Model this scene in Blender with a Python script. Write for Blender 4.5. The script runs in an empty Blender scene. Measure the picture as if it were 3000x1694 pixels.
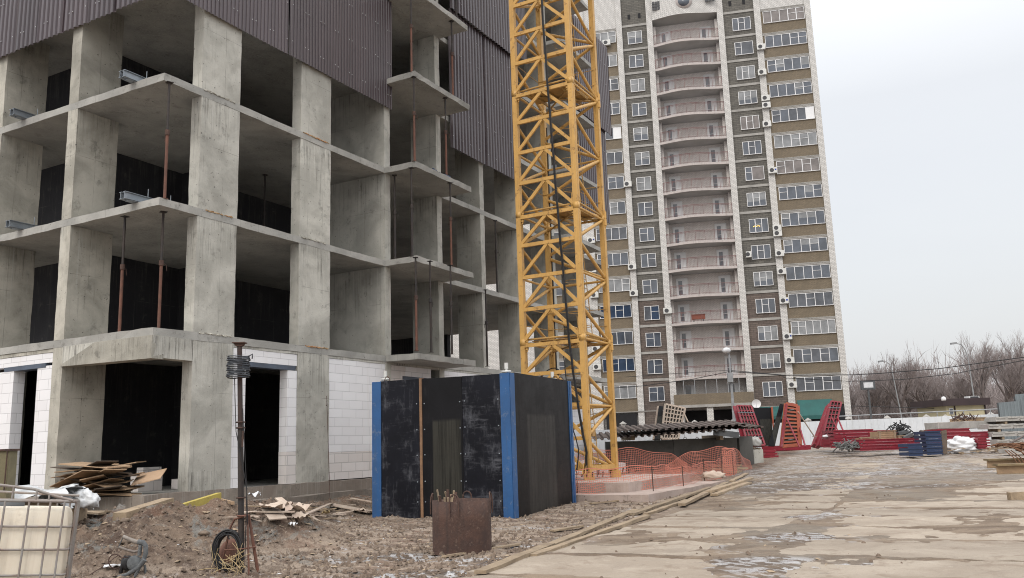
import bpy, math, random
import numpy as np
from mathutils import Vector, Matrix
random.seed(7)
SC = bpy.context.scene
COL = SC.collection
R = math.radians
V3 = Vector
# ------------------------------------------------------------------ camera
H = 1.55
FP = 2528.8; PIT = R(10.33); ROL = R(1.848); AZ = R(28.44)
CX, CY = 1500.0, 847.0
_r0 = V3((1, 0, 0)); _u0 = V3((0, -math.sin(PIT), math.cos(PIT))); FW = V3((0, math.cos(PIT), math.sin(PIT)))
XC = _r0*math.cos(ROL) - _u0*math.sin(ROL); YC = _r0*math.sin(ROL) + _u0*math.cos(ROL)
cam = bpy.data.objects.new('camera', bpy.data.cameras.new('camera')); COL.objects.link(cam)
cam.data.sensor_width = 36; cam.data.lens = 36*FP/3000; cam.data.clip_start = 0.1; cam.data.clip_end = 4000
_m = Matrix((XC, YC, -FW)).transposed().to_4x4(); _m.translation = (0, 0, H)
cam.matrix_world = _m
SC.camera = cam

def ray(px, py): return FW + XC*((px-CX)/FP) - YC*((py-CY)/FP)
def at(px, py, dep):
    d = ray(px, py); p = d*(dep/d.y); return V3((p.x, p.y, p.z+H))
def rise(y): return max(0.0, min(y, 92.0)-20.0)*0.0215
def gp(px, py, dz=0.0):
    d = ray(px, py); z = dz
    for _ in range(60):
        s = (z-H)/d.z if d.z < -1e-4 else 400
        z = z*0.5 + 0.5*(rise(d.y*s)+dz)
    return V3((d.x*s, d.y*s, rise(d.y*s)+dz))
def atz(px, py, z):
    d = ray(px, py); s = (z-H)/d.z; return V3((d.x*s, d.y*s, z))
UX = V3((math.sin(AZ), math.cos(AZ), 0)); VX = V3((-math.cos(AZ), math.sin(AZ), 0))
P0 = V3((-7.997, 19.0, 0))
def tv(px, py, z):
    q = atz(px, py, z)-P0; return q.dot(UX), q.dot(VX)
def bw(t, v, z): return P0+UX*t+VX*v+V3((0, 0, z))

# ------------------------------------------------------------------ things
def T(name, label, cat, loc=(0, 0, 0), rz=0.0, group=None):
    o = bpy.data.objects.new(name, None); COL.objects.link(o); o.empty_display_size = .2
    o.location = loc; o.rotation_euler = (0, 0, rz)
    return tag(o, label, cat, group)
def tag(o, label, cat, group=None):
    o['label'] = label; o['category'] = cat
    if group: o['group'] = group
    return o
def struct(o, kind='structure'):
    o['kind'] = kind; return o
def dup(root, loc, rz=None, label=None, group=None, scale=None):
    r = root.copy(); COL.objects.link(r); r.location = loc
    if rz is not None: r.rotation_euler = (r.rotation_euler[0], r.rotation_euler[1], rz)
    if label: r['label'] = label
    if group: r['group'] = group
    if scale: r.scale = (scale, scale, scale)
    for ch in KIDS.get(root.name, []):
        c = ch.copy(); COL.objects.link(c); c.parent = r
        KIDS.setdefault(r.name, []).append(c)
        for g in KIDS.get(ch.name, []):
            d = g.copy(); COL.objects.link(d); d.parent = c
            KIDS.setdefault(c.name, []).append(d)
    return r
KIDS = {}

def hsh(x, y, z, k=0):
    v = math.sin(x*12.9898+y*78.233+z*37.719+k*11.13)*43758.5453
    return v-math.floor(v)

class MB:
    def __init__(s): s.v = []; s.f = []; s.m = []; s.sm = []; s.mi = 0; s.smooth = False
    def add(s, vs, fs):
        n = len(s.v); s.v += [tuple(p) for p in vs]
        for f in fs:
            s.f.append(tuple(i+n for i in f)); s.m.append(s.mi); s.sm.append(s.smooth)
        return s
    def box(s, x0, x1, y0, y1, z0, z1):
        s.add([(x0, y0, z0), (x1, y0, z0), (x1, y1, z0), (x0, y1, z0), (x0, y0, z1), (x1, y0, z1), (x1, y1, z1), (x0, y1, z1)],
              [(3, 2, 1, 0), (4, 5, 6, 7), (0, 1, 5, 4), (1, 2, 6, 5), (2, 3, 7, 6), (3, 0, 4, 7)])
        return s
    def obox(s, c, ax, ay, az):           # centre and three half-axis vectors
        c = V3(c); ax = V3(ax); ay = V3(ay); az = V3(az)
        if ax.cross(ay).dot(az) < 0: ay, az = az, ay
        P = [c-ax-ay-az, c+ax-ay-az, c+ax+ay-az, c-ax+ay-az, c-ax-ay+az, c+ax-ay+az, c+ax+ay+az, c-ax+ay+az]
        return s.add(P, [(3, 2, 1, 0), (4, 5, 6, 7), (0, 1, 5, 4), (1, 2, 6, 5), (2, 3, 7, 6), (3, 0, 4, 7)])
    def beam(s, p, q, w, h, up=(0, 0, 1)):
        p = V3(p); q = V3(q); d = (q-p); L = d.length; d /= L; u = V3(up)
        sd = d.cross(u)
        if sd.length < 1e-4: sd = d.cross(V3((1, 0, 0)))
        sd.normalize(); u = sd.cross(d)
        return s.obox((p+q)/2, d*L/2, sd*w/2, u*h/2)
    def jbox(s, x0, x1, y0, y1, z0, z1, seg=.35, j=.012, k=0):   # box with slightly uneven cast edges
        def lin(a, b): n = max(1, int(round((b-a)/seg))); return [a+(b-a)*i/n for i in range(n+1)]
        X, Y, Z = lin(x0, x1), lin(y0, y1), lin(z0, z1); idx = {}
        def vid(i, jj, l):
            if (i, jj, l) not in idx:
                x, y, z = X[i], Y[jj], Z[l]
                idx[(i, jj, l)] = len(vs)
                vs.append((x+(hsh(x, y, z, k)-.5)*2*j, y+(hsh(x, y, z, k+1)-.5)*2*j, z+(hsh(x, y, z, k+2)-.5)*2*j))
            return idx[(i, jj, l)]
        vs = []; fs = []
        a, b, c = len(X)-1, len(Y)-1, len(Z)-1
        for i in range(a):
            for jj in range(b):
                fs.append((vid(i, jj+1, 0), vid(i+1, jj+1, 0), vid(i+1, jj, 0), vid(i, jj, 0)))
                fs.append((vid(i, jj, c), vid(i+1, jj, c), vid(i+1, jj+1, c), vid(i, jj+1, c)))
        for i in range(a):
            for l in range(c):
                fs.append((vid(i, 0, l), vid(i+1, 0, l), vid(i+1, 0, l+1), vid(i, 0, l+1)))
                fs.append((vid(i, b, l+1), vid(i+1, b, l+1), vid(i+1, b, l), vid(i, b, l)))
        for jj in range(b):
            for l in range(c):
                fs.append((vid(0, jj, l+1), vid(0, jj+1, l+1), vid(0, jj+1, l), vid(0, jj, l)))
                fs.append((vid(a, jj, l), vid(a, jj+1, l), vid(a, jj+1, l+1), vid(a, jj, l+1)))
        return s.add(vs, fs)
    def tube(s, pts, r, n=8, r2=None, cap=True):
        pts = [V3(p) for p in pts]; N = len(pts); vs = []; fs = []
        old = None
        for i, p in enumerate(pts):
            d = (pts[min(i+1, N-1)]-pts[max(i-1, 0)]).normalized()
            if old is None:
                a = d.cross(V3((0, 0, 1)))
                if a.length < .1: a = d.cross(V3((1, 0, 0)))
            else:
                a = old-d*old.dot(d)
            a.normalize(); old = a; b = d.cross(a)
            rr = r if r2 is None else r+(r2-r)*i/(N-1)
            for k in range(n):
                an = 2*math.pi*k/n; vs.append(p+(a*math.cos(an)+b*math.sin(an))*rr)
        for i in range(N-1):
            for k in range(n):
                k2 = (k+1) % n
                fs.append((i*n+k, i*n+k2, (i+1)*n+k2, (i+1)*n+k))
        o = s.smooth; s.smooth = n > 5; s.add(vs, fs); s.smooth = False
        if cap:
            s.add(vs[:n], [tuple(range(n-1, -1, -1))]); s.add(vs[-n:], [tuple(range(n))])
        s.smooth = o
        return s
    def lathe(s, prof, c=(0, 0, 0), n=24, cap=False):
        c = V3(c); vs = []; fs = []
        for r, z in prof:
            for k in range(n):
                a = 2*math.pi*k/n; vs.append(c+V3((r*math.cos(a), r*math.sin(a), z)))
        for i in range(len(prof)-1):
            for k in range(n):
                k2 = (k+1) % n; fs.append((i*n+k, i*n+k2, (i+1)*n+k2, (i+1)*n+k))
        return s.add(vs, fs)
    def prism(s, poly, o, ax, ay, az):    # 2-D polygon in the plane (ax, ay) pushed along az from o
        o = V3(o); ax = V3(ax); ay = V3(ay); az = V3(az); n = len(poly)
        A = [o+ax*x+ay*y for x, y in poly]; B = [p+az for p in A]
        area = sum(poly[i][0]*poly[(i+1) % n][1]-poly[(i+1) % n][0]*poly[i][1] for i in range(n))
        up = (ax.cross(ay).dot(az) > 0) == (area > 0)
        fs = [tuple(range(n-1, -1, -1)), tuple(range(n, 2*n))]+[(i, (i+1) % n, n+(i+1) % n, n+i) for i in range(n)]
        if not up: fs = [tuple(reversed(f)) for f in fs]
        return s.add(A+B, fs)
    def build(s, name, mats, parent=None, label=None, loc=None, rz=None):
        me = bpy.data.meshes.new(name); me.from_pydata(s.v, [], s.f)
        if not isinstance(mats, (list, tuple)): mats = [mats]
        for m in mats: me.materials.append(m)
        if len(mats) > 1: me.polygons.foreach_set('material_index', s.m)
        if any(s.sm): me.polygons.foreach_set('use_smooth', s.sm)
        me.update()
        o = bpy.data.objects.new(name, me); COL.objects.link(o)
        if parent is not None:
            o.parent = parent; KIDS.setdefault(parent.name, []).append(o)
        if label: o['label'] = label
        if loc is not None: o.location = loc
        if rz is not None: o.rotation_euler = (0, 0, rz)
        return o
def inst(o, parent, loc=None):            # another copy of a part for the same or another thing
    c = o.copy(); COL.objects.link(c); c.parent = parent; KIDS.setdefault(parent.name, []).append(c)
    if loc is not None: c.location = loc
    return c

# ------------------------------------------------------------------ materials
class NT:
    def __init__(s, name):
        s.mat = bpy.data.materials.new(name); s.mat.use_nodes = True; s.t = s.mat.node_tree; s.n = s.t.nodes; s.l = s.t.links
        s.p = s.n['Principled BSDF']; s.tc = s.n.new('ShaderNodeTexCoord')
    def new(s, typ, **kw):
        n = s.n.new(typ)
        for k, v in kw.items(): setattr(n, k, v)
        return n
    def put(s, sock, val):
        if hasattr(val, 'is_linked') or hasattr(val, 'links'): s.l.new(val, sock)
        else:
            if isinstance(val, (tuple, list)) and len(val) == 3 and sock.type == 'RGBA': val = (*val, 1)
            sock.default_value = val
    def map(s, scale=(1, 1, 1), rot=(0, 0, 0), loc=(0, 0, 0), src=None):
        m = s.new('ShaderNodeMapping'); m.inputs['Scale'].default_value = scale; m.inputs['Rotation'].default_value = rot; m.inputs['Location'].default_value = loc
        s.l.new(src or s.tc.outputs['Object'], m.inputs['Vector']); return m.outputs[0]
    def noise(s, vec, scale, detail=5, rough=.6, dist=0):
        n = s.new('ShaderNodeTexNoise'); n.inputs['Scale'].default_value = scale; n.inputs['Detail'].default_value = detail
        n.inputs['Roughness'].default_value = rough; n.inputs['Distortion'].default_value = dist; s.l.new(vec, n.inputs['Vector']); return n.outputs['Fac']
    def ramp(s, f, a, b, c0=0., c1=1.):
        n = s.new('ShaderNodeMapRange'); n.interpolation_type = 'SMOOTHSTEP'; s.l.new(f, n.inputs['Value'])
        n.inputs['From Min'].default_value = a; n.inputs['From Max'].default_value = b; n.inputs['To Min'].default_value = c0; n.inputs['To Max'].default_value = c1
        return n.outputs[0]
    def mix(s, f, a, b, mode='MIX'):
        n = s.new('ShaderNodeMix', data_type='RGBA', blend_type=mode)
        s.put(n.inputs[0], f); s.put(n.inputs[6], a); s.put(n.inputs[7], b); return n.outputs[2]
    def math(s, op, a, b=0.0, c=None):
        n = s.new('ShaderNodeMath', operation=op); s.put(n.inputs[0], a); s.put(n.inputs[1], b)
        if c is not None: s.put(n.inputs[2], c)
        return n.outputs[0]
    def sep(s, vec):
        n = s.new('ShaderNodeSeparateXYZ'); s.l.new(vec, n.inputs[0]); return n.outputs
    def comb(s, x, y, z=0.0):
        n = s.new('ShaderNodeCombineXYZ'); s.put(n.inputs[0], x); s.put(n.inputs[1], y); s.put(n.inputs[2], z); return n.outputs[0]
    def wallvec(s):
        x, y, z = s.sep(s.tc.outputs['Object']); return s.comb(s.math('ADD', x, y), z, 0.0)
    def bump(s, h, strength=.3, dist=.02):
        b = s.new('ShaderNodeBump'); b.inputs['Strength'].default_value = strength; b.inputs['Distance'].default_value = dist
        s.l.new(h, b.inputs['Height']); s.l.new(b.outputs[0], s.p.inputs['Normal']); return b
    def rnd(s):
        return s.new('ShaderNodeObjectInfo').outputs['Random']
    def out(s, col, rough=.8, metal=0., spec=None):
        s.put(s.p.inputs['Base Color'], col); s.put(s.p.inputs['Roughness'], rough); s.p.inputs['Metallic'].default_value = metal
        if spec is not None: s.p.inputs['Specular IOR Level'].default_value = spec
        return s.mat

def mat(name, c1, c2=None, scale=2.5, rough=.75, metal=0., streak=None, samt=.6, fine=.15, bump=.15, bscale=30, spot=None, spotamt=.6, rvar=0.):
    """painted / cast / worn surface: two tones in patches, fine grain, optional vertical runs and spots of wear"""
    N = NT(name); o = N.tc.outputs['Object']
    rn = N.rnd(); off = N.math('MULTIPLY', rn, 37.0)
    vo = N.new('ShaderNodeVectorMath', operation='ADD'); N.l.new(o, vo.inputs[0]); N.l.new(off, vo.inputs[1]); o = vo.outputs[0]
    c2 = c2 or tuple(x*.75 for x in c1)
    col = N.mix(N.ramp(N.noise(o, scale, 6, .65), .35, .68), c1, c2)
    if streak:
        st = N.noise(N.map((5, 5, .22), src=o), 1.6, 6, .7, .3)
        col = N.mix(N.math('MULTIPLY', N.ramp(st, .5, .72), samt), col, streak)
    if spot:
        sp = N.noise(o, scale*3.3, 7, .72)
        col = N.mix(N.math('MULTIPLY', N.ramp(sp, .56, .66), spotamt), col, spot)
    g = N.noise(o, bscale, 4, .7)
    col = N.mix(fine, col, N.mix(g, (0.0, 0.0, 0.0), (1, 1, 1)), 'OVERLAY')
    if rvar:
        hs = N.new('ShaderNodeHueSaturation'); N.l.new(N.math('MULTIPLY_ADD', rn, rvar, 1-rvar/2), hs.inputs['Value']); N.l.new(col, hs.inputs['Color']); col = hs.outputs[0]
    if bump: N.bump(N.math('ADD', g, N.noise(o, bscale*.2, 4)), bump, .02)
    return N.out(col, rough, metal)

def concrete_mat(name, c1, c2, streak=(.12, .115, .10), samt=.5, pale=(.5, .5, .46)):
    N = NT(name); o = N.tc.outputs['Object']; rn = N.rnd()
    vo = N.new('ShaderNodeVectorMath', operation='ADD'); N.l.new(o, vo.inputs[0]); N.l.new(N.math('MULTIPLY', rn, 13.0), vo.inputs[1]); q = vo.outputs[0]
    col = N.mix(N.ramp(N.noise(q, .9, 6, .62, .4), .35, .66), c1, c2)
    zf = N.math('FRACT', N.math('DIVIDE', N.math('SUBTRACT', N.sep(o)[2], 4.23), 3.02))        # runs start under each slab joint
    run = N.math('MULTIPLY', N.math('MULTIPLY_ADD', zf, .20, -.12), N.ramp(N.noise(q, .55, 3, .5), .38, .62, .5, 1.1))
    st = N.math('ADD', N.noise(N.map((8, 8, .22), src=q), 1.5, 9, .78, .5), run)
    col = N.mix(N.math('MULTIPLY', N.math('MULTIPLY', N.ramp(st, .53, .70), N.ramp(N.noise(q, 1.3, 4, .6), .36, .58)), samt), col, streak)
    fb = N.new('ShaderNodeTexBrick', offset=0.0); N.l.new(N.wallvec(), fb.inputs['Vector']); fb.inputs['Scale'].default_value = 1; fb.inputs['Brick Width'].default_value = .62; fb.inputs['Row Height'].default_value = 3.02; fb.inputs['Mortar Size'].default_value = .006
    col = N.mix(N.math('MULTIPLY', N.math('MULTIPLY', fb.outputs['Fac'], N.ramp(N.noise(q, 1.2, 3), .42, .6)), .55), col, streak)
    st2 = N.math('ADD', N.noise(N.map((12, 12, .12), src=q), 1.5, 7, .74, .2), run)
    col = N.mix(N.math('MULTIPLY', N.ramp(st2, .56, .74), .5), col, pale)
    blot = N.noise(q, 2.6, 7, .7)
    col = N.mix(N.math('MULTIPLY', N.ramp(blot, .57, .69), .45), col, streak)
    pit = N.noise(q, 16, 3, .5)
    col = N.mix(N.math('MULTIPLY', N.ramp(pit, .68, .74), .75), col, (.045, .043, .04))
    g = N.noise(q, 60, 4, .7)
    col = N.mix(.16, col, N.mix(g, (0, 0, 0), (1, 1, 1)), 'OVERLAY')
    hs = N.new('ShaderNodeHueSaturation'); N.l.new(N.math('MULTIPLY_ADD', rn, .24, .88), hs.inputs['Value']); N.l.new(col, hs.inputs['Color'])
    N.bump(N.math('ADD', N.math('MULTIPLY', g, .4), N.noise(q, 5, 6, .7)), .35, .03)
    return N.out(hs.outputs[0], .9)

def brick_mat(name, c1, c2, mort, w=.26, h=.09, ms=.012, wet=None, vary=.25):
    N = NT(name); b = N.new('ShaderNodeTexBrick'); N.l.new(N.wallvec(), b.inputs['Vector'])
    b.inputs['Scale'].default_value = 1; b.inputs['Brick Width'].default_value = w; b.inputs['Row Height'].default_value = h; b.inputs['Mortar Size'].default_value = ms
    b.inputs['Color1'].default_value = (*c1, 1); b.inputs['Color2'].default_value = (*c2, 1); b.inputs['Mortar'].default_value = (*mort, 1); b.inputs['Bias'].default_value = 0
    o = N.tc.outputs['Object']
    col = N.mix(vary, b.outputs['Color'], N.mix(N.noise(o, .7, 6, .7), (.15, .15, .15), (.85, .85, .85)), 'OVERLAY')
    if wet:
        st = N.noise(N.map((2, 2, .12)), 1.2, 6, .7)
        col = N.mix(N.math('MULTIPLY', N.ramp(st, .56, .78), .4), col, wet)
    N.bump(N.math('SUBTRACT', 1.0, b.outputs['Fac']), .4, .01)
    return N.out(col, .85)

def glass_mat(name, c, rough=.04, spec=.6):
    N = NT(name); o = N.tc.outputs['Object']
    col = N.mix(N.ramp(N.noise(o, .8, 3), .3, .7), c, tuple(x*.6 for x in c))
    return N.out(col, rough, 0, spec)

M = {}
M['conc'] = concrete_mat('concrete', (.545, .53, .475), (.37, .36, .32), samt=.85, pale=(.62, .61, .57))
M['conc_warm'] = concrete_mat('concrete_warm', (.50, .475, .41), (.32, .305, .26), samt=.7)
M['conc_slab'] = concrete_mat('concrete_slab_edge', (.40, .39, .36), (.29, .285, .265), samt=.3)
M['conc_dark'] = concrete_mat('concrete_damp', (.115, .11, .10), (.075, .073, .068), samt=.5, pale=(.12, .12, .11))
M['conc_core_shade'] = concrete_mat('concrete_core_shade', (.028, .028, .032), (.02, .02, .024), pale=(.035, .035, .036))  # near-black: the shade of the deep rooms is put into the wall colour
M['plinth'] = concrete_mat('concrete_plinth', (.27, .235, .20), (.22, .18, .15), samt=.4)
M['orangefoam'] = mat('mounting_foam', (.40, .19, .075), (.36, .27, .15), 6)
# autoclaved blocks
M['block'] = brick_mat('aerated_block', (.88, .875, .885), (.82, .81, .82), (.60, .59, .60), .62, .25, .007, wet=(.70, .65, .61), vary=.2)
M['block_pink'] = brick_mat('aerated_block_low', (.82, .78, .76), (.74, .69, .66), (.54, .51, .49), .62, .25, .011, wet=(.5, .42, .36), vary=.4)
M['lintel'] = mat('steel_lintel_paint', (.10, .125, .17), (.075, .09, .12), 2, .6)
def sheet_mat():
    N = NT('plum_profiled_sheet'); o = N.tc.outputs['Object']; rn = N.rnd()
    col = N.mix(N.ramp(N.noise(N.map((3, 3, .3)), 1.2, 5, .6), .3, .75), (.084, .064, .070), (.064, .049, .054))
    col = N.mix(N.math('MULTIPLY', N.ramp(N.noise(N.map((9, 9, .15)), 1.0, 6, .7), .55, .8), .5), col, (.16, .14, .145))
    hs = N.new('ShaderNodeHueSaturation'); N.l.new(N.math('MULTIPLY_ADD', rn, .35, .85), hs.inputs['Value']); N.l.new(col, hs.inputs['Color'])
    return N.out(hs.outputs[0], .34, 0., .6)
M['sheet'] = sheet_mat()
M['rivet'] = mat('galvanised_washer', (.5, .5, .51), rough=.4)
M['galv'] = mat('galvanised_steel', (.30, .33, .36), (.22, .25, .28), 3, .45, .4)
M['rust'] = mat('rusty_steel', (.090, .048, .035), (.058, .034, .028), 5, .85, 0, streak=(.035, .025, .022), spot=(.20, .14, .11), spotamt=.5, bump=.5)
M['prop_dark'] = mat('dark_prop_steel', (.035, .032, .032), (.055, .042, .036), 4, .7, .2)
M['prop_rust'] = mat('red_rust_prop', (.17, .075, .05), (.11, .055, .04), 4, .8, 0)
M['yellow'] = mat('crane_yellow', (.67, .39, .115), (.56, .325, .095), 1.6, .5, 0, streak=(.34, .19, .07), samt=.45, spot=(.17, .075, .035), spotamt=.6, fine=.08, bump=.06)
M['yellow_old'] = mat('crane_yellow_worn', (.55, .33, .10), (.42, .25, .09), 2, .6, 0, streak=(.20, .12, .06), samt=.5)
M['black'] = mat('black_rubber', (.014, .014, .016), (.022, .022, .024), 4, .55)
M['blue'] = mat('formwork_blue', (.021, .100, .27), (.018, .082, .22), 1.5, .45, 0, streak=(.035, .075, .16), samt=.6, spot=(.20, .23, .26), spotamt=.45, fine=.06)
M['blue_old'] = mat('formwork_blue_worn', (.022, .042, .105), (.018, .034, .08), 2, .5, 0, streak=(.03, .05, .12))
M['red'] = mat('formwork_red', (.28, .016, .034), (.21, .013, .026), 1.2, .45, 0, streak=(.22, .03, .04), samt=.5, fine=.08, rvar=.2, spot=(.22, .16, .15), spotamt=.45)
M['orange_steel'] = mat('orange_primer', (.36, .085, .035), (.28, .06, .03), 2, .6)
M['timber'] = mat('site_timber', (.36, .275, .185), (.25, .19, .13), 3, .85, 0, fine=.25, bump=.3, spot=(.16, .12, .085), spotamt=.5, rvar=.35)
M['ply'] = mat('plywood', (.40, .275, .17), (.31, .21, .13), 2.5, .8, 0, spot=(.22, .15, .10), spotamt=.5, rvar=.3)
M['ply_dark'] = mat('plywood_edge', (.15, .11, .08), (.09, .07, .055), 4, .85, rvar=.5)
M['cream'] = mat('translucent_plastic', (.86, .78, .645), (.78, .69, .55), 1.2, .4, 0, streak=(.55, .45, .33), samt=.4, spot=(.48, .41, .33), spotamt=.3, bump=.05)
M['cage'] = mat('tank_cage_steel', (.30, .285, .27), (.26, .20, .17), 5, .6, .2)
M['film'] = mat('plastic_film', (.72, .73, .74), (.55, .57, .58), 3, .3, 0, bump=.5, bscale=12)
M['bagwhite'] = mat('woven_bag', (.74, .745, .76), (.62, .63, .65), 2.5, .6, 0, fine=.1, bump=.35, bscale=9)
M['paper'] = mat('dirty_cardboard', (.50, .42, .34), (.42, .32, .26), 4, .9, rvar=.4)
M['stone'] = mat('rubble_stone', (.21, .16, .12), (.13, .098, .075), 6, .95, bump=.4, rvar=.4)
M['cement'] = mat('cement_crust', (.20, .205, .20), (.14, .145, .145), 9, .9, bump=.5)
M['graysteel'] = mat('grey_paint_steel', (.10, .105, .11), (.07, .075, .08), 3, .6)
M['straw'] = mat('dry_straw', (.52, .40, .22), (.42, .31, .17), 3, .9)
M['net'] = mat('orange_net', (.66, .235, .165), (.56, .18, .125), 3, .5, bump=0)
M['brown_profile'] = mat('brown_roof_sheet', (.13, .095, .08), (.085, .062, .053), 2, .6)
M['precast'] = mat('precast_concrete', (.46, .44, .41), (.36, .345, .32), 1.6, .9, streak=(.25, .23, .21))
M['fence'] = mat('white_hoarding', (.74, .77, .80), (.66, .69, .72), .5, .55, streak=(.55, .55, .53), samt=.3, fine=.05)
M['white'] = mat('white_pvc', (.80, .80, .80), (.74, .74, .75), .6, .45, fine=.04, bump=0)
M['ac'] = mat('ac_white', (.70, .70, .67), (.60, .60, .57), 3, .5, bump=0)
M['acdark'] = mat('ac_grille', (.06, .06, .065), rough=.6)
M['acblue'] = mat('ac_blue_mark', (.02, .06, .35), rough=.6)
M['wb'] = brick_mat('white_brick', (.70, .68, .65), (.62, .605, .575), (.38, .37, .355), .30, .125, .020, wet=(.42, .40, .38))
M['wb_pink'] = brick_mat('loggia_brick', (.84, .785, .75), (.74, .69, .66), (.48, .45, .425), .28, .10, .014)
M['db'] = brick_mat('dark_stone_facing', (.160, .150, .130), (.110, .104, .092), (.065, .06, .055), .52, .19, .016, vary=.4)
M['tb'] = brick_mat('tan_brick', (.225, .180, .125), (.185, .150, .105), (.12, .10, .075), .28, .095, .011)
M['db_low'] = brick_mat('brown_stone_facing', (.165, .13, .11), (.115, .09, .078), (.07, .06, .052), .52, .19, .016, vary=.4)
M['band'] = mat('concrete_band', (.40, .385, .36), (.30, .29, .27), 1.2, .9, streak=(.25, .23, .21))
M['pinkslab'] = mat('pink_balcony_edge', (.53, .475, .45), (.46, .42, .40), .8, .8, streak=(.28, .24, .22))
M['soffit'] = mat('balcony_soffit', (.46, .455, .45), (.38, .375, .37), .6, .9)
M['rail'] = mat('maroon_railing', (.21, .10, .095), (.18, .09, .085), 2, .6, bump=0)
M['glass'] = glass_mat('window_glass', (.105, .122, .152), .05, .9)
M['glass2'] = glass_mat('window_glass_curtain', (.13, .14, .16), .08, .5)
M['glass3'] = glass_mat('window_glass_blind', (.30, .31, .32), .1, .5)
M['glassblue'] = glass_mat('window_glass_blue', (.05, .075, .125))
M['glasswarm'] = glass_mat('window_glass_warm', (.24, .215, .205), .08)
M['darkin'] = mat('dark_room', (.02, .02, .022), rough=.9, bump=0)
M['awning'] = mat('green_awning', (.02, .11, .10), (.018, .085, .08), 1, .7)
M['kiosk'] = mat('cream_render', (.52, .47, .31), (.46, .42, .28), .8, .9)
M['kioskroof'] = mat('brown_roof', (.045, .028, .03), (.035, .022, .024), 1, .6)
M['bark'] = mat('grey_bark', (.15, .123, .115), (.11, .09, .085), 2, .95, bump=0)
M['twig'] = mat('bare_twigs', (.31, .265, .255), (.24, .205, .198), .3, .95, bump=0, fine=.05)
M['lamp'] = mat('lamp_grey', (.33, .34, .35), rough=.5, bump=0)
M['glow'] = mat('lamp_lens', (.75, .76, .78), rough=.25, bump=0)
M['wire'] = mat('cable_black', (.02, .02, .022), rough=.7, bump=0)
M['reddoor'] = mat('terracotta', (.28, .085, .05), rough=.7, bump=0)
# ------------------------------------------------------------------ the unfinished concrete building
BRZ = R(90)-AZ
B = T('unfinished_building', 'unfinished grey concrete frame building with open floors and plum metal sheeting on its upper storeys', 'building', P0, BRZ)
LV = [4.415, 7.415, 10.455, 13.465, 16.48, 19.5, 22.5]
ST = 0.185
GF = 0.78
for i, z in enumerate(LV):
    x1 = 24.0 if i < 2 else 27.2
    m = MB(); m.jbox(0, x1, 0, 13.5, z-ST, z, .38, .008, i)
    m.build('floor_slab', M['conc_slab'], B)
    m = MB(); m.jbox(8.5, 11.85, -1.2, -.002, z-ST, z, .28, .010, i+9); m.build('balcony_slab', M['conc_slab'], B)
    m = MB(); m.jbox(20.0, 23.3, -1.2, -.002, z-ST, z, .4, .012, i+19); m.build('balcony_slab', M['conc_slab'], B)
m = MB(); m.box(-.05, 27, .02, 13.4, .55, .74); m.build('ground_floor_slab', M['conc_slab'], B)
# vertical pylons, storey by storey (local x0, x1, y0, y1)
PYL = [(1.11, 2.36, .0, .34, 'R'), (4.63, 5.90, .0, .33, 'R'), (8.50, 8.79, .0, 2.6, 'W'), (11.50, 11.80, 0, 1.08, 'W'), (14.45, 14.76, 0, 1.07, 'W'),
       (17.40, 17.70, 0, 1.02, 'W'), (20.6, 20.9, 0, 1.05, 'W'), (23.70, 24.0, 0, 1.05, 'W'), (0, 1.17, 3.16, 3.54, 'L'), (0, 1.17, 6.37, 6.74, 'L'), (0, 1.17, 9.6, 9.95, 'L'), (0, 1.17, 13.0, 13.4, 'L')]
zb = GF-.05
for i, z in enumerate(LV):
    z0 = zb if i == 0 else LV[i-1]
    z1 = z-ST
    for k, (a, b_, c, d, ty) in enumerate(PYL):
        m = MB(); e = .006*((k+i) % 2)
        m.jbox(a, b_, c+.004+e if c == 0 else c, d, z0, z1, .26, .006, k*7+i)
        if ty == 'R':      # construction joint lips and cast-in runs just under the slab
            m.mi = 0
        m.build('wall_pylon', M['conc'] if ty != 'L' else M['conc_warm'], B)
    if i in (1, 2, 3):
        for (a, b_) in ((1.11, 2.36), (4.63, 5.90)):      # orange foam and grout squeezed out at the pour joint
            m = MB(); f0 = random.uniform(.05, .4); m.jbox(a+f0, b_-random.uniform(.05, .35), -.014, .012, z0-.014, z0+.014, .045, .014, i)
            m.build('joint_foam', M['orangefoam'] if (i+int(a)) % 2 else M['conc_warm'], B)
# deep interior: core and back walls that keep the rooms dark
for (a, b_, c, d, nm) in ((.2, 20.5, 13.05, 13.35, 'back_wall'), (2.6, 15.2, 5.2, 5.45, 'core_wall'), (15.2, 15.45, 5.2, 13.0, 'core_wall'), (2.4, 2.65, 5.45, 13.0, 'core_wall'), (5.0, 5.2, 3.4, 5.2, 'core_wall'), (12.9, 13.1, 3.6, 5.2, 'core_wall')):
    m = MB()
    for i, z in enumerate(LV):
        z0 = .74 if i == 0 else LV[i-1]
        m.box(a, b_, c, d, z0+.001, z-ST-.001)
    m.build(nm, M['conc_core_shade'], B)
# far end wall pieces with gaps
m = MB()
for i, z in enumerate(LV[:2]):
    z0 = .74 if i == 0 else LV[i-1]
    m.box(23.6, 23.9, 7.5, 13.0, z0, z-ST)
m.build('back_wall', M['conc_core_shade'], B)
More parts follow.
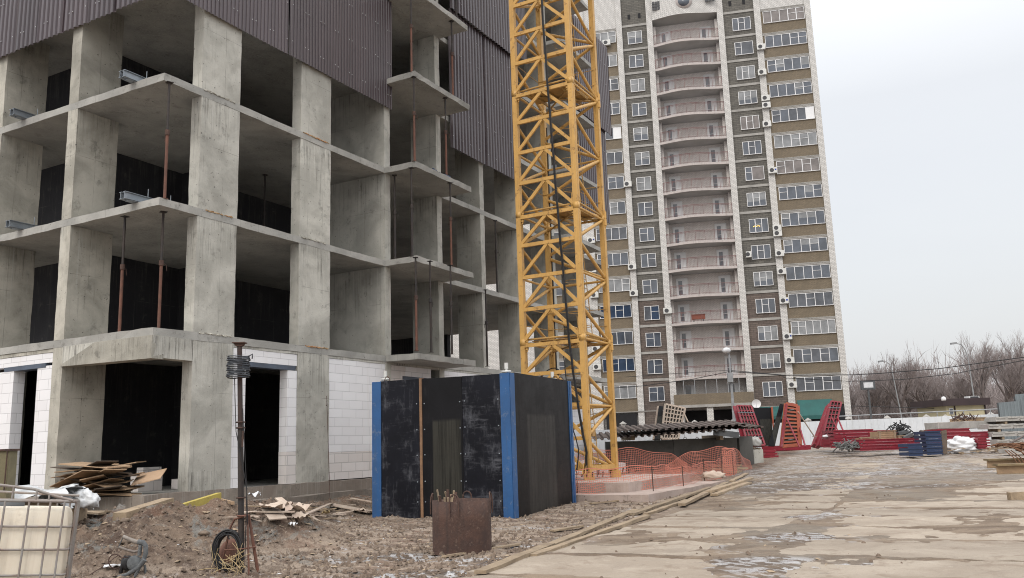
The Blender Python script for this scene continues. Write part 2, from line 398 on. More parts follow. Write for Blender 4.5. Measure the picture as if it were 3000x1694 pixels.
# corner edge beam over the ground floor opening with its haunch
m = MB(); m.jbox(-.004, 1.10, -.004, .30, 3.74, LV[0]-ST+.01, .3, .008, 3); m.build('edge_beam', M['conc'], B)
m = MB(); m.prism([(0.0, 3.72), (3.19, 3.76), (3.10, 3.82), (1.95, 4.24), (0, 4.24)], (-.035, 0, 0), (0, 1, 0), (0, 0, 1), (.33, 0, 0)); m.build('edge_beam', M['conc_warm'], B)
m = MB(); m.jbox(-.01, .30, .31, 3.155, 3.83, LV[0]-ST+.01, .4, .006, 5); m.build('edge_beam', M['conc'], B)
m = MB(); m.jbox(.02, .34, 3.55, 13.2, 4.14, LV[0]-ST, .4, .006, 5); m.build('edge_beam', M['conc_warm'], B)
m = MB(); m.jbox(2.37, 8.49, .02, .33, 4.16, LV[0]-ST, .4, .006, 6); m.jbox(8.80, 24.0, .02, .33, 4.16, LV[0]-ST, .4, .006, 6); m.build('edge_beam', M['conc'], B)
# plinth
m = MB(); m.jbox(-.14, 27.1, -.10, .30, -.1, .775, .5, .014, 8); m.jbox(-.14, .3, .301, 13.5, -.1, .735, .5, .014, 8); m.build('plinth', M['plinth'], B)
m = MB(); m.jbox(1.2, 13, -.34, -.11, -.1, .47, .5, .02, 8); m.build('footing', M['plinth'], B)
# aerated block infill on the right face
def wall(x0, x1, y0, y1, z0, z1, nm='block_wall', mt='block'):
    m = MB(); m.jbox(x0, x1, y0, y1, z0, z1, .6, .004, 2); return m.build(nm, M[mt], B)
wall(2.365, 2.80, .03, .30, .78, 3.84)
wall(4.27, 4.625, .03, .30, .78, 1.6, mt='block_pink'); wall(4.27, 4.625, .03, .30, 1.603, 3.72)
wall(2.365, 4.625, .03, .30, 3.845, 4.155)
m = MB(); m.box(2.66, 4.56, .022, .30, 3.725, 3.84); m.build('lintel', M['lintel'], B)
wall(5.905, 8.495, .03, .30, .80, 1.55, mt='block_pink'); wall(5.905, 8.495, .03, .30, 1.553, 4.155)
wall(8.795, 9.55, .03, .30, .78, 4.155, mt='block_pink'); wall(9.55, 11.0, .03, .30, 3.85, 4.155); wall(10.85, 11.495, .03, .30, .78, 3.845)
m = MB(); m.box(9.40, 11.0, .022, .3, 3.73, 3.845); m.build('lintel', M['lintel'], B)
wall(11.805, 14.445, .03, .30, .78, 4.155); wall(14.765, 17.395, .03, .30, .78, 4.155); wall(17.705, 23.69, .03, .30, .78, 3.2)
# left face infill with its door
wall(.03, .32, 3.545, 4.15, .74, 3.83); wall(.03, .32, 3.545, 6.365, 3.90, 4.135)
wall(.03, .32, 5.10, 6.365, .74, 3.79)
m = MB(); m.box(.02, .32, 3.83, 5.5, 3.79, 3.895); m.build('lintel', M['lintel'], B)
wall(.03, .32, 6.745, 9.59, .74, 4.13); wall(.03, .32, 9.96, 12.99, .74, 4.13)
# block stubs standing inside the dark rooms
m = MB(); m.jbox(1.6, 2.3, 2.3, 2.6, .742, 1.12, .3, .005, 1); m.jbox(2.2, 2.75, 2.9, 3.15, .742, 1.32, .3, .005, 1); m.jbox(2.75, 3.2, 2.2, 2.5, .742, 1.0, .3, .005, 1); m.build('block_stack', M['block_pink'], B)

def corr(m, o, ax, up, nrm, w, h, pitch=.13, dep=.03, wav=0):
    o = V3(o); ax = V3(ax); up = V3(up); nrm = V3(nrm); n = int(w/pitch); pr = []
    for i in range(n+1):
        for a, d in ((0, 0), (.30, 0), (.42, dep), (.86, dep)):
            x = (i+a)*pitch
            if x < w: pr.append((x, d))
    pr.append((w, dep)); N = len(pr); vs = []; rows = 5 if h > 2 else 2; fs = []
    for r in range(rows):
        for x, d in pr:
            wv = wav*math.sin(x*2.1+r*1.7)
            vs.append(o+ax*x+up*(h*r/(rows-1))+nrm*(d+wv))
    for r in range(rows-1):
        for i in range(N-1):
            a = r*N+i; f = (a, a+1, a+1+N, a+N)
            fs.append(f if ax.cross(up).dot(nrm) > 0 else f[::-1])
    m.add(vs, fs)
def rivets(m, o, ax, up, nrm, w, zs, dep=.03, gap=.52):
    o = V3(o); ax = V3(ax); up = V3(up); nrm = V3(nrm); m.mi = 1
    for z in zs:
        x = .10; k = 0
        while x < w:
            c = o+ax*x+up*(z+random.uniform(-.015, .015))+nrm*(dep+.004)
            m.obox(c, ax*.0125, up*.0125, nrm*.006); k += 1; x += gap if k % 2 else .13
    m.mi = 0
def sheet(o, ax, nrm, w, h, zs=(.45, 1.55, 2.7, 3.8, 4.8), label=None, pitch=.13, dep=.028):
    m = MB(); corr(m, o, ax, (0, 0, 1), nrm, w, h, pitch, dep, wav=.008); rivets(m, o, ax, (0, 0, 1), nrm, w, zs, dep)
    return m.build('metal_sheet', [M['sheet'], M['rivet']], B, label)
rx, ry, no_r, no_l = (1, 0, 0), (0, 1, 0), (0, -1, 0), (-1, 0, 0)
sheet((.02, -.09, 12.47), rx, no_r, 3.92, 5.6); sheet((4.02, -.085, 12.49), rx, no_r, 4.75, 5.6)
x = .02
for w in (.72, 1.02, 1.05, 1.02, 1.05, 1.0, 1.05, 1.04, 1.05, 1.05, 1.05, 1.05):
    sheet((-.085-random.random()*.02, x, 12.45+random.uniform(-.015, .02)), ry, no_l, w-.012, 5.6, pitch=.19, dep=.04); x += w
sheet((12.32, -.09, 12.27), rx, no_r, 2.5, 5.45, pitch=.22, dep=.055); sheet((14.84, -.088, 12.28), rx, no_r, 2.45, 5.45, pitch=.22, dep=.055)
sheet((12.25, -.22, 17.66), rx, no_r, 5.1, 5.3, pitch=.22, dep=.055)
sheet((.02, -.22, 17.9), rx, no_r, 8.7, 5.0); sheet((-.2, .0, 17.9), ry, no_l, 12, 5.0)
sheet((23.7, -.09, 12.6), rx, no_r, 3.6, 5.2, pitch=.24, dep=.06); sheet((23.5, -.22, 17.5), rx, no_r, 4.4, 5.0, pitch=.24, dep=.06); sheet((17.3, -.2, 17.9), rx, no_r, 1.1, 4.8)
# rail posts behind the upper sheets
for t in (8.9, 10.2, 11.6): m = MB(); m.beam((t, -.9, LV[4]), (t, -.9, LV[4]+1.1), .05, .05); m.build('guard_post', M['prop_dark'], B)

# ------------------------------------------------------------------ steel props, beams and odds standing in the frame
def prop_mesh(h, kind):
    body, top = (M['prop_rust'], M['prop_dark']) if kind else (M['prop_dark'], M['prop_dark'])
    return h, body, top
def steel_prop(px, py, fl, label, h=None, rust=True, off=(0, 0), grp='telescopic props holding up the slabs', at_v=None):
    z = LV[fl]; t, v = tv(px, py, z)
    if at_v is not None:
        d = ray(px, py); q = (P0+VX*at_v-V3((0, 0, H))); k_ = (P0+VX*at_v).dot(VX)/d.dot(VX); t = (d*k_-P0).dot(UX); v = at_v
    t += off[0]; v += off[1]
    h = h or (LV[fl+1]-ST-z)
    o = T('steel_prop', label, 'steel prop', bw(t, v, z), random.random()*3, grp)
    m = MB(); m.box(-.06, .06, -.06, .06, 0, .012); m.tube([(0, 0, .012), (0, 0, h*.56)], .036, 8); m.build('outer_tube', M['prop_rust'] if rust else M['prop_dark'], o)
    m = MB(); m.tube([(0, 0, h*.56), (0, 0, h-.012)], .028, 8); m.box(-.075, .075, -.075, .075, h-.012, h); m.build('inner_tube', M['prop_dark'], o)
    m = MB(); m.tube([(0, 0, h*.54), (0, 0, h*.585)], .055, 8); m.tube([(0, 0, h*.56), (.11, 0, h*.55), (.13, 0, h*.50)], .009, 5); m.build('collar', M['rust'] if rust else M['prop_dark'], o)
    return o
steel_prop(480, 577, 1, 'rust-red steel prop at the outer corner between the second and third floor slabs', off=(.12, .12))
steel_prop(462, 966, 0, 'rusty steel prop with a pale collar at the outer corner above the edge beam', off=(.12, .12))
steel_prop(341, 975, 0, 'rusty steel prop inside the corner, left of the one with the pale collar', off=(.15, .1))
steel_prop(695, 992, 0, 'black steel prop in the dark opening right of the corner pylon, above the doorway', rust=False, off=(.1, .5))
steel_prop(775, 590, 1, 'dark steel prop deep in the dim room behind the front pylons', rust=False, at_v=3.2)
steel_prop(1212, 206, 3, 'steel prop under the topmost balcony slab beside the plum sheeting', off=(0.1, .15))
steel_prop(1221, 468, 2, 'brown steel prop on the balcony corner beside the lower edge of the big sheets', off=(.1, .15))
steel_prop(1214, 748, 1, 'dark steel prop on the second balcony slab up, near its outer corner', rust=False, off=(.1, .15))
steel_prop(1223, 1026, 0, 'brown steel prop on the lowest balcony slab, nearest its outer corner', off=(.1, .1))
steel_prop(1266, 1031, 0, 'dark rusty steel prop with a wire loop, mid way along the lowest balcony slab', rust=False, off=(.1, .1))
steel_prop(1329, 523, 2, 'steel prop at the far end of the third balcony slab before the ribbed sheets', off=(-.2, .15))
steel_prop(1347, 288, 3, 'dark red steel prop at the far end of the upper balcony against the ribbed sheets', off=(-.2, .15))
steel_prop(1337, 781, 1, 'red-footed steel prop at the far end of the second balcony slab', off=(-.1, .12))
steel_prop(1339, 1038, 0, 'grey steel prop at the far end of the lowest balcony slab', rust=False, off=(-.1, .12))
steel_prop(1473, 853, 1, 'thin dark steel prop before the plain wall left of the crane, upper of two', rust=False, off=(.1, .3))
steel_prop(1439, 845, 1, 'short-looking dark steel prop in the gap where the far white bricks show, upper floor', rust=False, off=(.3, .5))
steel_prop(1444, 1070, 0, 'thick black steel prop in the lower gap where the far white bricks show', rust=False, off=(.3, .4))
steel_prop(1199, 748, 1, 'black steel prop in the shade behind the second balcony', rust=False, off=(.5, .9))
def ibeam(m, p, q, h=.16, w=.10, t=.012, up=(0, 0, 1)):
    p = V3(p); q = V3(q); u = V3(up)
    m.beam(p+u*(h/2-t/2), q+u*(h/2-t/2), w, t, up); m.beam(p-u*(h/2-t/2), q-u*(h/2-t/2), w, t, up); m.beam(p, q, t, h-2*t, up)
def edge_ibeam(px, py, fl, label):
    z = LV[fl]; t, v = tv(px, py, z)
    o = T('steel_beam', label, 'steel beam', bw(0, v, z), BRZ, 'galvanised beams jutting over the slab edges')
    for dy in (0, .13):
        m = MB(); ibeam(m, (-.34, dy, .105), (1.3, dy, .105), .17, .09); m.build('channel', M['galv'], o)
    m = MB(); m.box(-.2, .0, -.02, .15, .003, .019); m.build('packer_plate', M['galv'], o)
    m = MB(); m.tube([(.35, .06, .02), (.35, .06, .42)], .009, 5); m.tube([(1.0, .06, .02), (1.0, .06, .42)], .009, 5); m.build('threaded_rod', M['galv'], o)
edge_ibeam(410, 246, 2, 'galvanised steel beam jutting over the upper slab edge near the corner')
edge_ibeam(95, 356, 2, 'galvanised steel beam jutting over the upper slab edge at the far left')
edge_ibeam(395, 592, 1, 'galvanised steel beam jutting over the lower slab edge near the corner')
edge_ibeam(75, 676, 1, 'galvanised steel beam jutting over the lower slab edge at the far left')
def floor_clutter(t0, t1, z, label, nm='scaffold_tubes', cat='tube pile'):
    o = T(nm, label, cat, bw(t0, .6, z), BRZ); m = MB()
    for i in range(16):
        a = random.uniform(0, t1-t0); L = random.uniform(.8, 1.8)
        m.tube([(a, random.uniform(-.6, .5), .05+random.random()*.35), (a+L*.8, random.uniform(-.6, .5), .05+random.random()*.4)], .028, 6)
    m.build('tubes', M['rust'], o)
floor_clutter(20.3, 22.6, LV[2], 'jumble of rusty tubes on the balcony floor behind the crane mast')
floor_clutter(20.4, 22.4, LV[3], 'heap of rusty tubes stacked on the higher balcony behind the crane')
floor_clutter(20.4, 22.4, LV[4], 'brown tubes lying on the topmost balcony behind the crane')
o = T('blue_tarp', 'crumpled blue strip of cloth lying on the edge of the third balcony slab', 'cloth', bw(9.6, -1.0, LV[2]), BRZ)
m = MB()
for i in range(6): m.jbox(i*.2, i*.2+.24, -.08+random.uniform(-.05, .05), .12, .002, .04+.05*random.random(), .08, .02, i)
m.build('cloth', M['blue_old'], o)
# red site cabin panel standing high on the slab behind the crane
q = bw(21.2, .9, LV[5])
o = T('red_shutter', 'red slatted formwork panel standing high up on the slab behind the crane', 'formwork panel', q, BRZ); m = MB()
m.box(0, 1.9, 0, .12, 0, 1.5); m.build('frame', M['red'], o); m = MB()
for i in range(5): m.box(.05, 1.85, -.03, -.001, .15+i*.28, .2+i*.28)
m.build('slats', M['white'], o)
# ------------------------------------------------------------------ tower crane mast
CC = V3((1.69, 27.4, 0)); CA = -0.2832; CW = 2.03
CR = T('tower_crane', 'tall yellow lattice tower crane mast rising in front of the unfinished building', 'crane', CC)
_h = CW/2*math.sqrt(2)
cl, cf, cr, cb = [V3((_h*math.sin(CA+k*math.pi/2), _h*math.cos(CA+k*math.pi/2), 0)) for k in (3, 2, 1, 0)]
LEGS = {'l': cl, 'f': cf, 'r': cr, 'b': cb}
eR = (cr-cf).normalized(); eL = (cl-cf).normalized()        # along the right and the left face from the front leg
Z = lambda z: V3((0, 0, z))
def section(z0, z1, first=False):
    n = 4; dz = (z1-z0)/n
    m = MB()
    # left face (front-left) and its opposite: inverted V bracing of box bars with a horizontal at each node
    for (a, b_, nrm) in ((cl, cf, -eR),):
        d = (b_-a).normalized(); o = nrm*.045
        A = a+d*.07+o; Bp = b_-d*.07+o; mid = (a+b_)/2+o
        for i in range(n):
            zz = z0+dz*(i+1) if i < n-1 else z1-.10
            m.beam(A+Z(zz), Bp+Z(zz), .08, .115)
            lo = z0+dz*i+.07
            m.beam(mid+Z(zz-.05)-d*.04, A+Z(lo)+d*.0, .06, .10); m.beam(mid+Z(zz-.05)+d*.04, Bp+Z(lo), .06, .10)
    m.smooth = True
    for (a, b_, nrm) in ((cf, cr, -eL), (cl, cb, eL), (cb, cr, eR)):      # right face and its opposite: zigzag of round tubes
        d = (b_-a).normalized(); A = a+d*.07; Bp = b_-d*.07
        for i in range(n):
            p, q = (A, Bp) if i % 2 else (Bp, A)
            m.tube([p+Z(z0+dz*i+.08), q+Z(z0+dz*(i+1)-.08)], .054, 8)
            if i % 2 == 1: m.tube([A+Z(z0+dz*(i+1)-.02), Bp+Z(z0+dz*(i+1)-.02)], .040, 8)
    m.smooth = False
    s = m.build('mast_section', M['yellow'], CR)
    for k, c in LEGS.items():
        m = MB(); inx = (-c).normalized()
        e1 = eR if k in 'lf' else -eR
        e2 = eL if k in 'fr' else -eL
        # an angle-built box leg: two flanges and an inner closing plate
        m.obox(c+Z((z0+z1)/2)+(e1+e2)*0.0, e1*.082, e2*.082, Z((z1-z0)/2-.003))
        m.obox(c+Z((z0+z1)/2)-e2*.084+e1*.05, e1*.045, e2*.006, Z((z1-z0)/2-.15))
        m.build('leg', M['yellow'], s)
        # joint sleeves with pins at the top end
        m = MB(); m.smooth = True
        for q in ((c+e1*.135, c+e2*.135) if k == 'f' else ((c+e2*.115,) if k == 'l' else ((c-e2*.10,) if k == 'r' else (c+e1*.12,)))):
            m.obox(q+Z(z1), e1*.03, e2*.03, Z(.17))
            m.tube([q+Z(z1-.24), q+Z(z1-.01)], .052, 8); m.tube([q+Z(z1+.01), q+Z(z1+.24)], .052, 8)
            m.tube([q+Z(z1-.30), q+Z(z1+.30)], .026, 6)
        m.obox(c+Z(z1), e1*.088, e2*.088, Z(.10))
        m.build('joint_sleeve', M['yellow'], s)
    # rest platform at the section's top: frame bars, a plate on half of it
    m = MB(); zt = z1-.02
    for f in (.25, .5, .75): m.beam(cl+(cf-cl)*f+(cb-cl)*.05+Z(zt), cl+(cf-cl)*f+(cb-cl)*.95+Z(zt), .06, .09)
    m.smooth = True
    m.tube([cl+eR*.1+Z(zt+.12), cf-eL*-.0+Z(zt+.10)], .034, 8); m.tube([cf+eR*.1+Z(zt+.16), cr-eR*.1+Z(zt+.12)], .034, 8)
    m.tube([cl+Z(zt), cr+Z(zt)], .034, 8); m.tube([cf+Z(zt-.12), cb+Z(zt-.12)], .03, 8)
    m.smooth = False
    q = cl+(cf-cl)*.5+(cb-cl)*.35
    m.obox(q+Z(zt+.062), (cf-cl)*.40, (cb-cl)*.26, Z(.012))
    m.obox(cl+(cf-cl)*.75+(cb-cl)*.8+Z(zt+.15), (cf-cl)*.13, (cb-cl)*.15, Z(.07))
    m.build('platform', M['yellow_old'], s)
    # ladder with hoops on the right-hand inner side
    m = MB(); b0 = cf+eR*1.35+eL*.42; b1 = b0+eR*.40
    lean = eL*.35
    for b in (b0, b1): m.tube([b+Z(z0+.1), b+lean+Z(z1+.9)], .016, 5)
    k = int((z1+.8-z0)/.3)
    for i in range(k):
        f = (i+.5)/k; z = z0+.1+(z1+.8-z0)*f; m.tube([b0+lean*f+Z(z), b1+lean*f+Z(z)], .011, 4)
    for i in range(3):
        f = (i+1)/4; z = z0+(z1-z0)*f; c0 = (b0+b1)/2+lean*f+Z(z)
        pts = [c0+eR*.33*math.cos(a)+eL*(.30+.32*math.sin(a)) for a in [math.pi*(-.35+1.7*t/8) for t in range(9)]]
        m.tube(pts, .010, 4)
    for (p, q2) in ((cr-eR*.1, cb-eL*-.0), (cl, cb)):
        for hz in (.55, 1.1): m.tube([p+Z(z1+hz), q2+(cr-cl)*-.05+Z(z1+hz+.06)], .012, 5)
    m.build('ladder', M['yellow_old'], s)
    return s
ZJ = [0.72, 4.736, 8.876, 13.016, 17.156, 21.3]
for a, b_ in zip(ZJ[:-1], ZJ[1:]): section(a, b_, a < 1)
m = MB()
for k, c in LEGS.items():
    m.obox(c+Z(.60), (.15, 0, 0), (0, .15, 0), Z(.11)); m.prism([(-.25, 0), (.25, 0), (.09, .32), (-.09, .32)], c-V3((0, .02, 0))+Z(.68)-eR*.0, eR, (0, 0, 1), eL*.03)
    m.prism([(-.25, 0), (.25, 0), (.09, .32), (-.09, .32)], c+Z(.68)-eL*-.09, eR, (0, 0, 1), eL*.03)
for a, b_ in ((cl, cf), (cf, cr), (cr, cb), (cb, cl)): m.beam(a+Z(.84), b_+Z(.84), .12, .14)
m.build('base_frame', M['yellow'], CR)
# white notice boards tied on the mast
m = MB(); q = cf+eR*.55+eL*1.2+Z(2.45); m.obox(q, eR*.15, eL*.006, Z(.2)); m.build('notice_board', M['white'], CR)
m = MB(); q = cf+eR*.42-eL*.0+Z(1.9); m.obox(q, eR*.10, eL*.03, Z(.13)); m.build('switch_box', M['yellow_old'], CR)
# foundation
M['base_conc'] = concrete_mat('pinkish_foundation', (.46, .37, .325), (.36, .28, .24), samt=.2, pale=(.50, .43, .39))
FD = T('crane_foundation', 'stepped concrete foundation slab under the yellow crane mast', 'foundation', P0, R(90)-AZ)
m = MB(); m.jbox(9.34, 15.0, -7.38, -1.6, -.1, .50, .5, .012, 3); m.build('upper_block', M['base_conc'], FD)
m = MB(); m.jbox(8.35, 15.6, -8.3, -1.0, -.2, .235, .5, .014, 4); m.build('lower_slab', M['base_conc'], FD)
# anchor stubs
m = MB()
for c in (cl, cf, cr, cb):
    for k in range(5): m.tube([c*(1.05+.06*k)+Z(.6)+V3((.12*(k-2), 0, 0)), c*(1.05+.06*k)+Z(.74+.1*random.random())+V3((.12*(k-2)+.03, 0, 0))], .022, 6)
o = m.build('anchor_bolts', M['rust'], CR)
# hanging power cables
cab = MB(); cab.smooth = True
p = cl+(cf-cl)*.55-eR*.13
def run(mb, pts, r):
    P = [V3(q) for q in pts]; out = []
    for i in range(len(P)-1):
        for k in range(6):
            f = k/6; w = V3((math.sin((i*6+k)*1.3)*.005, math.cos((i*6+k)*.9)*.012, 0)); out.append(P[i].lerp(P[i+1], f)+w)
    out.append(P[-1]); mb.tube(out, r, 7)
zt = [20, 17, 15.6, 13, 11, 8.9, 6.5, 4.7, 3.6, 2.2, 1.3, .75]
fx = [.56, .57, .58, .62, .66, .70, .76, .80, .85, .93, 1.0, .98]
run(cab, [cl+(cf-cl)*f-eR*.14+Z(z) for z, f in zip(zt, fx)], .022)
run(cab, [cl+(cf-cl)*(f+.025)-eR*.17+Z(z) for z, f in zip(zt, fx)], .018)
o = cab.build('power_cable', M['black'], None, loc=CC); tag(o, 'thick black power cables hanging down the face of the yellow crane mast', 'cable')
cab = MB(); cab.smooth = True
run(cab, [cl+(cf-cl)*f-eR*.2+Z(z) for z, f in ((4.2, .72), (3.2, .76), (2.2, .80), (1.4, .9), (.8, .86), (.7, .7))], .018)
run(cab, [cb+V3((.1, .0, z)) for z in (12.5, 9, 6, 3, 1)], .03)
o = cab.build('thin_cable', M['black'], None, loc=CC); tag(o, 'thin dark cables looping down inside the crane mast to its base', 'cable')
# coil on the slab near the mast foot
m = MB(); m.smooth = True
q = cl+eR*1.3-eL*.2+Z(3.75)
for k in range(3): m.tube([q+V3((.34*math.cos(a)*(.8+.1*k), .05*k, .22*math.sin(a)+.3*math.cos(a)*.5)) for a in [i*math.pi/8 for i in range(17)]], .014, 5)
o = m.build('cable_coil', M['black'], None, loc=CC); tag(o, 'loose black cable coil hung inside the mast just above the black formwork box', 'cable')
# ------------------------------------------------------------------ lift-shaft formwork box
def scuffed(name, base, scuff, amt, patch=None, pcol=(.10, .10, .095), lo=.47, hi=.66):
    N = NT(name); o = N.tc.outputs['Object']; rn = N.rnd()
    vo = N.new('ShaderNodeVectorMath', operation='ADD'); N.l.new(o, vo.inputs[0]); N.l.new(N.math('MULTIPLY', rn, 21.0), vo.inputs[1]); q = vo.outputs[0]
    col = N.mix(N.ramp(N.noise(q, 1.1, 5), .3, .7), base, tuple(c*.6 for c in base))
    sc = N.math('MULTIPLY_ADD', N.math('MAXIMUM', N.noise(N.map((5, 5, .9), src=q), 1.6, 11, .80), N.math('SUBTRACT', N.noise(N.map((.9, .9, 6), src=q), 1.8, 11, .80), .02)), .55, N.math('MULTIPLY', N.noise(q, 1.7, 8, .68), .45)); st = N.noise(N.map((13, 13, .30), src=q), 1.6, 8, .78)
    f = N.math('MULTIPLY', N.ramp(sc, lo, hi), amt)
    col = N.mix(f, col, scuff); col = N.mix(N.math('MULTIPLY', N.ramp(st, .60, .74), amt*.9), col, tuple(c*1.3 for c in scuff))
    if patch:
        x, y, z = N.sep(N.tc.outputs['Generated'])
        a = N.math('MULTIPLY', N.ramp(x, patch[0], patch[0]+.03), N.ramp(x, patch[1], patch[1]-.03)); a = N.math('MULTIPLY', a, N.ramp(N.math('ADD', z, N.math('MULTIPLY', sc, .05)), patch[2]+.03, patch[2]))
        pc = N.mix(N.ramp(st, .4, .66), pcol, tuple(c*.35 for c in pcol)); col = N.mix(N.math('MULTIPLY', a, .8), col, pc)
    N.bump(sc, .12, .01)
    return N.out(col, N.ramp(sc, .4, .7, .38, .66), 0, .16)
M['film_a'] = scuffed('film_ply_scuffed', (.011, .012, .018), (.15, .155, .175), .65, lo=.50, hi=.66)
M['film_b'] = scuffed('film_ply_black', (.010, .010, .012), (.08, .08, .085), .35, (.24, .96, .70), (.05, .048, .04), lo=.55, hi=.75)
M['strip'] = mat('stained_batten', (.27, .155, .085), (.19, .11, .065), 4, .8, streak=(.12, .07, .045), samt=.5)
M['film_c'] = scuffed('film_ply_brownish', (.014, .0125, .013), (.06, .058, .058), .4, (.18, .72, .72), (.05, .047, .043), lo=.52, hi=.72)
pA = V3((-3.45, 20.9, 0)); pB = V3((-.12, 19.66, 0)); pC = V3((1.47, 23.13, 0))
FX = T('formwork_box', 'big black plywood shaft formwork box with blue steel corner posts', 'formwork', pB)
a = pA-pB; c = pC-pB; La = a.length; Lc = c.length; ea = a.normalized(); ec = c.normalized(); HB = 3.19
na = V3((ea.y, -ea.x, 0));  na = na if na.dot(V3((0, -1, 0))) > 0 else -na
nc = V3((ec.y, -ec.x, 0));  nc = nc if nc.dot(V3((1, 0, 0))) > 0 else -nc
zc = -.02
def panel(e, n, s0, s1, mt, proud=0., z1=HB, nm='plywood_panel', th=.12, lab=None):
    """flat panel along e between s0..s1; its mesh has its own local x axis so the patch mask follows the panel"""
    o = bpy.data.objects.new(nm, None)
    m = MB(); m.jbox(0, s1-s0, 0, th, zc, z1, .6, .004, int(s0*10))
    d = -e if e == ea else e
    ob = m.build(nm, M[mt], FX, lab); bpy.data.objects.remove(o)
    st = (e*s1 if e == ea else e*s0) + n*proud
    ob.location = st; ob.rotation_euler = (0, 0, math.atan2(d.y, d.x))
    return ob
panel(ea, na, 2.30, 3.315, 'film_a'); panel(ea, na, 1.19, 2.215, 'film_b'); panel(ea, na, .24, 1.185, 'film_a'); panel(ea, na, 2.22, 2.285, 'strip', .012, z1=HB+.02, nm='timber_strip')
# side towards the crane; jbox local y points left of d, so flip by building from the far end
def panel_c(s0, s1, mt, proud=0., z1=HB, nm='plywood_panel'):
    m = MB(); m.jbox(0, s1-s0, 0, .12, zc, z1, .6, .004, int(s0*10)+50)
    ob = m.build(nm, M[mt], FX); ob.location = ec*s0+nc*proud; ob.rotation_euler = (0, 0, math.atan2(ec.y, ec.x)); return ob
panel_c(.26, 3.62, 'film_c', z1=HB+.03)
m = MB()   # near corner post: broad face, chamfer facet, return
m.prism([(0, 0), (.235, 0), (.235, .10), (.10, .10)], ea*.235+na*.02+V3((0, 0, zc)), -ea, -na, (0, 0, HB-zc+.012))
m.prism([(0, -.01), (.25, -.01), (.25, .10), (.06, .10)], ec*.0+nc*.0-na*-.012+V3((0, 0, zc)), ec, -nc, (0, 0, HB-zc+.012))
m.build('corner_post', M['blue'], FX)
m = MB(); m.prism([(-.02, -.02), (.215, -.02), (.215, .12), (-.02, .12)], ea*(La-.22)+V3((0, 0, zc)), ea, -na, (0, 0, HB-zc-.01)); m.beam(ea*(La-.235)+na*.012+V3((0, 0, zc)), ea*(La-.235)+na*.012+V3((0, 0, HB)), .02, .02, up=na); m.build('corner_post', M['blue'], FX)
m = MB(); m.prism([(0, -.02), (.07, -.02), (.07, .1), (0, .1)], ec*(Lc-.20)+V3((0, 0, zc)), ec, -nc, (0, 0, HB-zc+.02)); m.prism([(.085, -.03), (.20, -.03), (.20, .1), (.085, .1)], ec*(Lc-.20)+V3((0, 0, zc)), ec, -nc, (0, 0, HB-zc+.02)); m.build('corner_post', M['blue'], FX)
# hidden sides and inner stiffeners, so that the box is whole from elsewhere too
pD = a+c
for s0, s1 in ((a, pD), (c, pD)):
    m = MB(); m.beam(s0*.985+V3((0, 0, HB/2)), s1*.985+V3((0, 0, HB/2)), .12, HB-.04); m.build('plywood_panel', M['film_c'], FX)
for q in (ea*(La-.25)-na*.2, ea*.15-na*.2, ec*(Lc-.5)-nc*.3):
    m = MB(); m.smooth = True
    m.tube([q+V3((0, 0, HB-.1)), q+V3((0, 0, HB+.22))], .03, 8); m.tube([q+V3((0, 0, HB+.12)), q+V3((0, 0, HB+.26))], .045, 8); m.obox(q+V3((0, 0, HB+.06)), ea*.10, na*.05, V3((0, 0, .022)))
    m.build('lifting_pin', M['ac'], FX)
for q in (ea*(La-.38)-na*.06, ec*2.9-nc*.06, ec*3.3-nc*.06):
    m = MB(); m.smooth = True; m.tube([q+ea*.07*math.cos(t)+V3((0, 0, HB+.11*math.sin(t))) for t in [math.pi*k/8 for k in range(9)]], .011, 5); m.build('lifting_loop', M['rust'], FX)
bolt0 = None
for s in (.30, 1.13, 1.25, 2.16, 2.36):
    for z in (.35, .8, 1.4, 2.0, 2.6):
        q = ea*s+na*.004+V3((0, 0, z+random.random()*.03))
        if bolt0 is None: m = MB(); m.obox((0, 0, 0), ea*.013, na*.006, V3((0, 0, .013))); bolt0 = m.build('bolt', M['galv'], FX, loc=q)
        else: inst(bolt0, FX, q)

# ------------------------------------------------------------------ rusty drum with handles and sticks
DR = V3((-.88, 13.58, 0)); r = .445; hh = .77
D = T('rusty_drum', 'open rusty steel drum with bent rebar handles standing before the black formwork box', 'drum', DR)
m = MB(); m.smooth = True; m.lathe([(r, .0), (r+.004, .2), (r+.002, .5), (r, hh), (r-.014, hh), (r-.014, .05), (0.001, .05)], n=44); m.build('shell', M['rust'], D)
m = MB(); m.lathe([(r+.010, -.002), (r+.010, .03), (r+.001, .034)], n=44); m.build('bottom_rim', M['rust'], D)
for an in (-100, -10, 82, 172):
    A = R(an); d = V3((math.cos(A), math.sin(A), 0)); t = V3((-d.y, d.x, 0)); q = d*(r+.022); w = .068
    m = MB(); m.smooth = True
    pts = [q-t*w+V3((0, 0, hh-.20)), q-t*w+V3((0, 0, hh-.02))]+[q-t*w*math.cos(u)+V3((0, 0, hh+.02+.085*math.sin(u)))-d*.02*math.sin(u) for u in [math.pi*k/8 for k in range(1, 8)]]+[q+t*w+V3((0, 0, hh-.02)), q+t*w+V3((0, 0, hh-.20))]
    m.tube(pts, .011, 7); m.build('handle', M['rust'], D)
for k in range(11):
    a0 = random.uniform(1.8, 3.9); b = V3((r*.55*math.cos(a0), r*.75*math.sin(a0), .09)); tp = V3((-.40+.14*random.random()+k*.022, random.uniform(-.22, .22), hh+random.uniform(.02, .17)))
    m = MB(); m.beam(b, tp, .026 if k % 3 else .04, .018, up=(.3, .5, 1)); m.mi = 0
    o = m.build('scrap_stick', M['timber'] if k % 3 else M['rust'], None, loc=DR); tag(o, 'thin scrap stick poking out of the rusty drum', 'stick', 'sticks in the rusty drum')

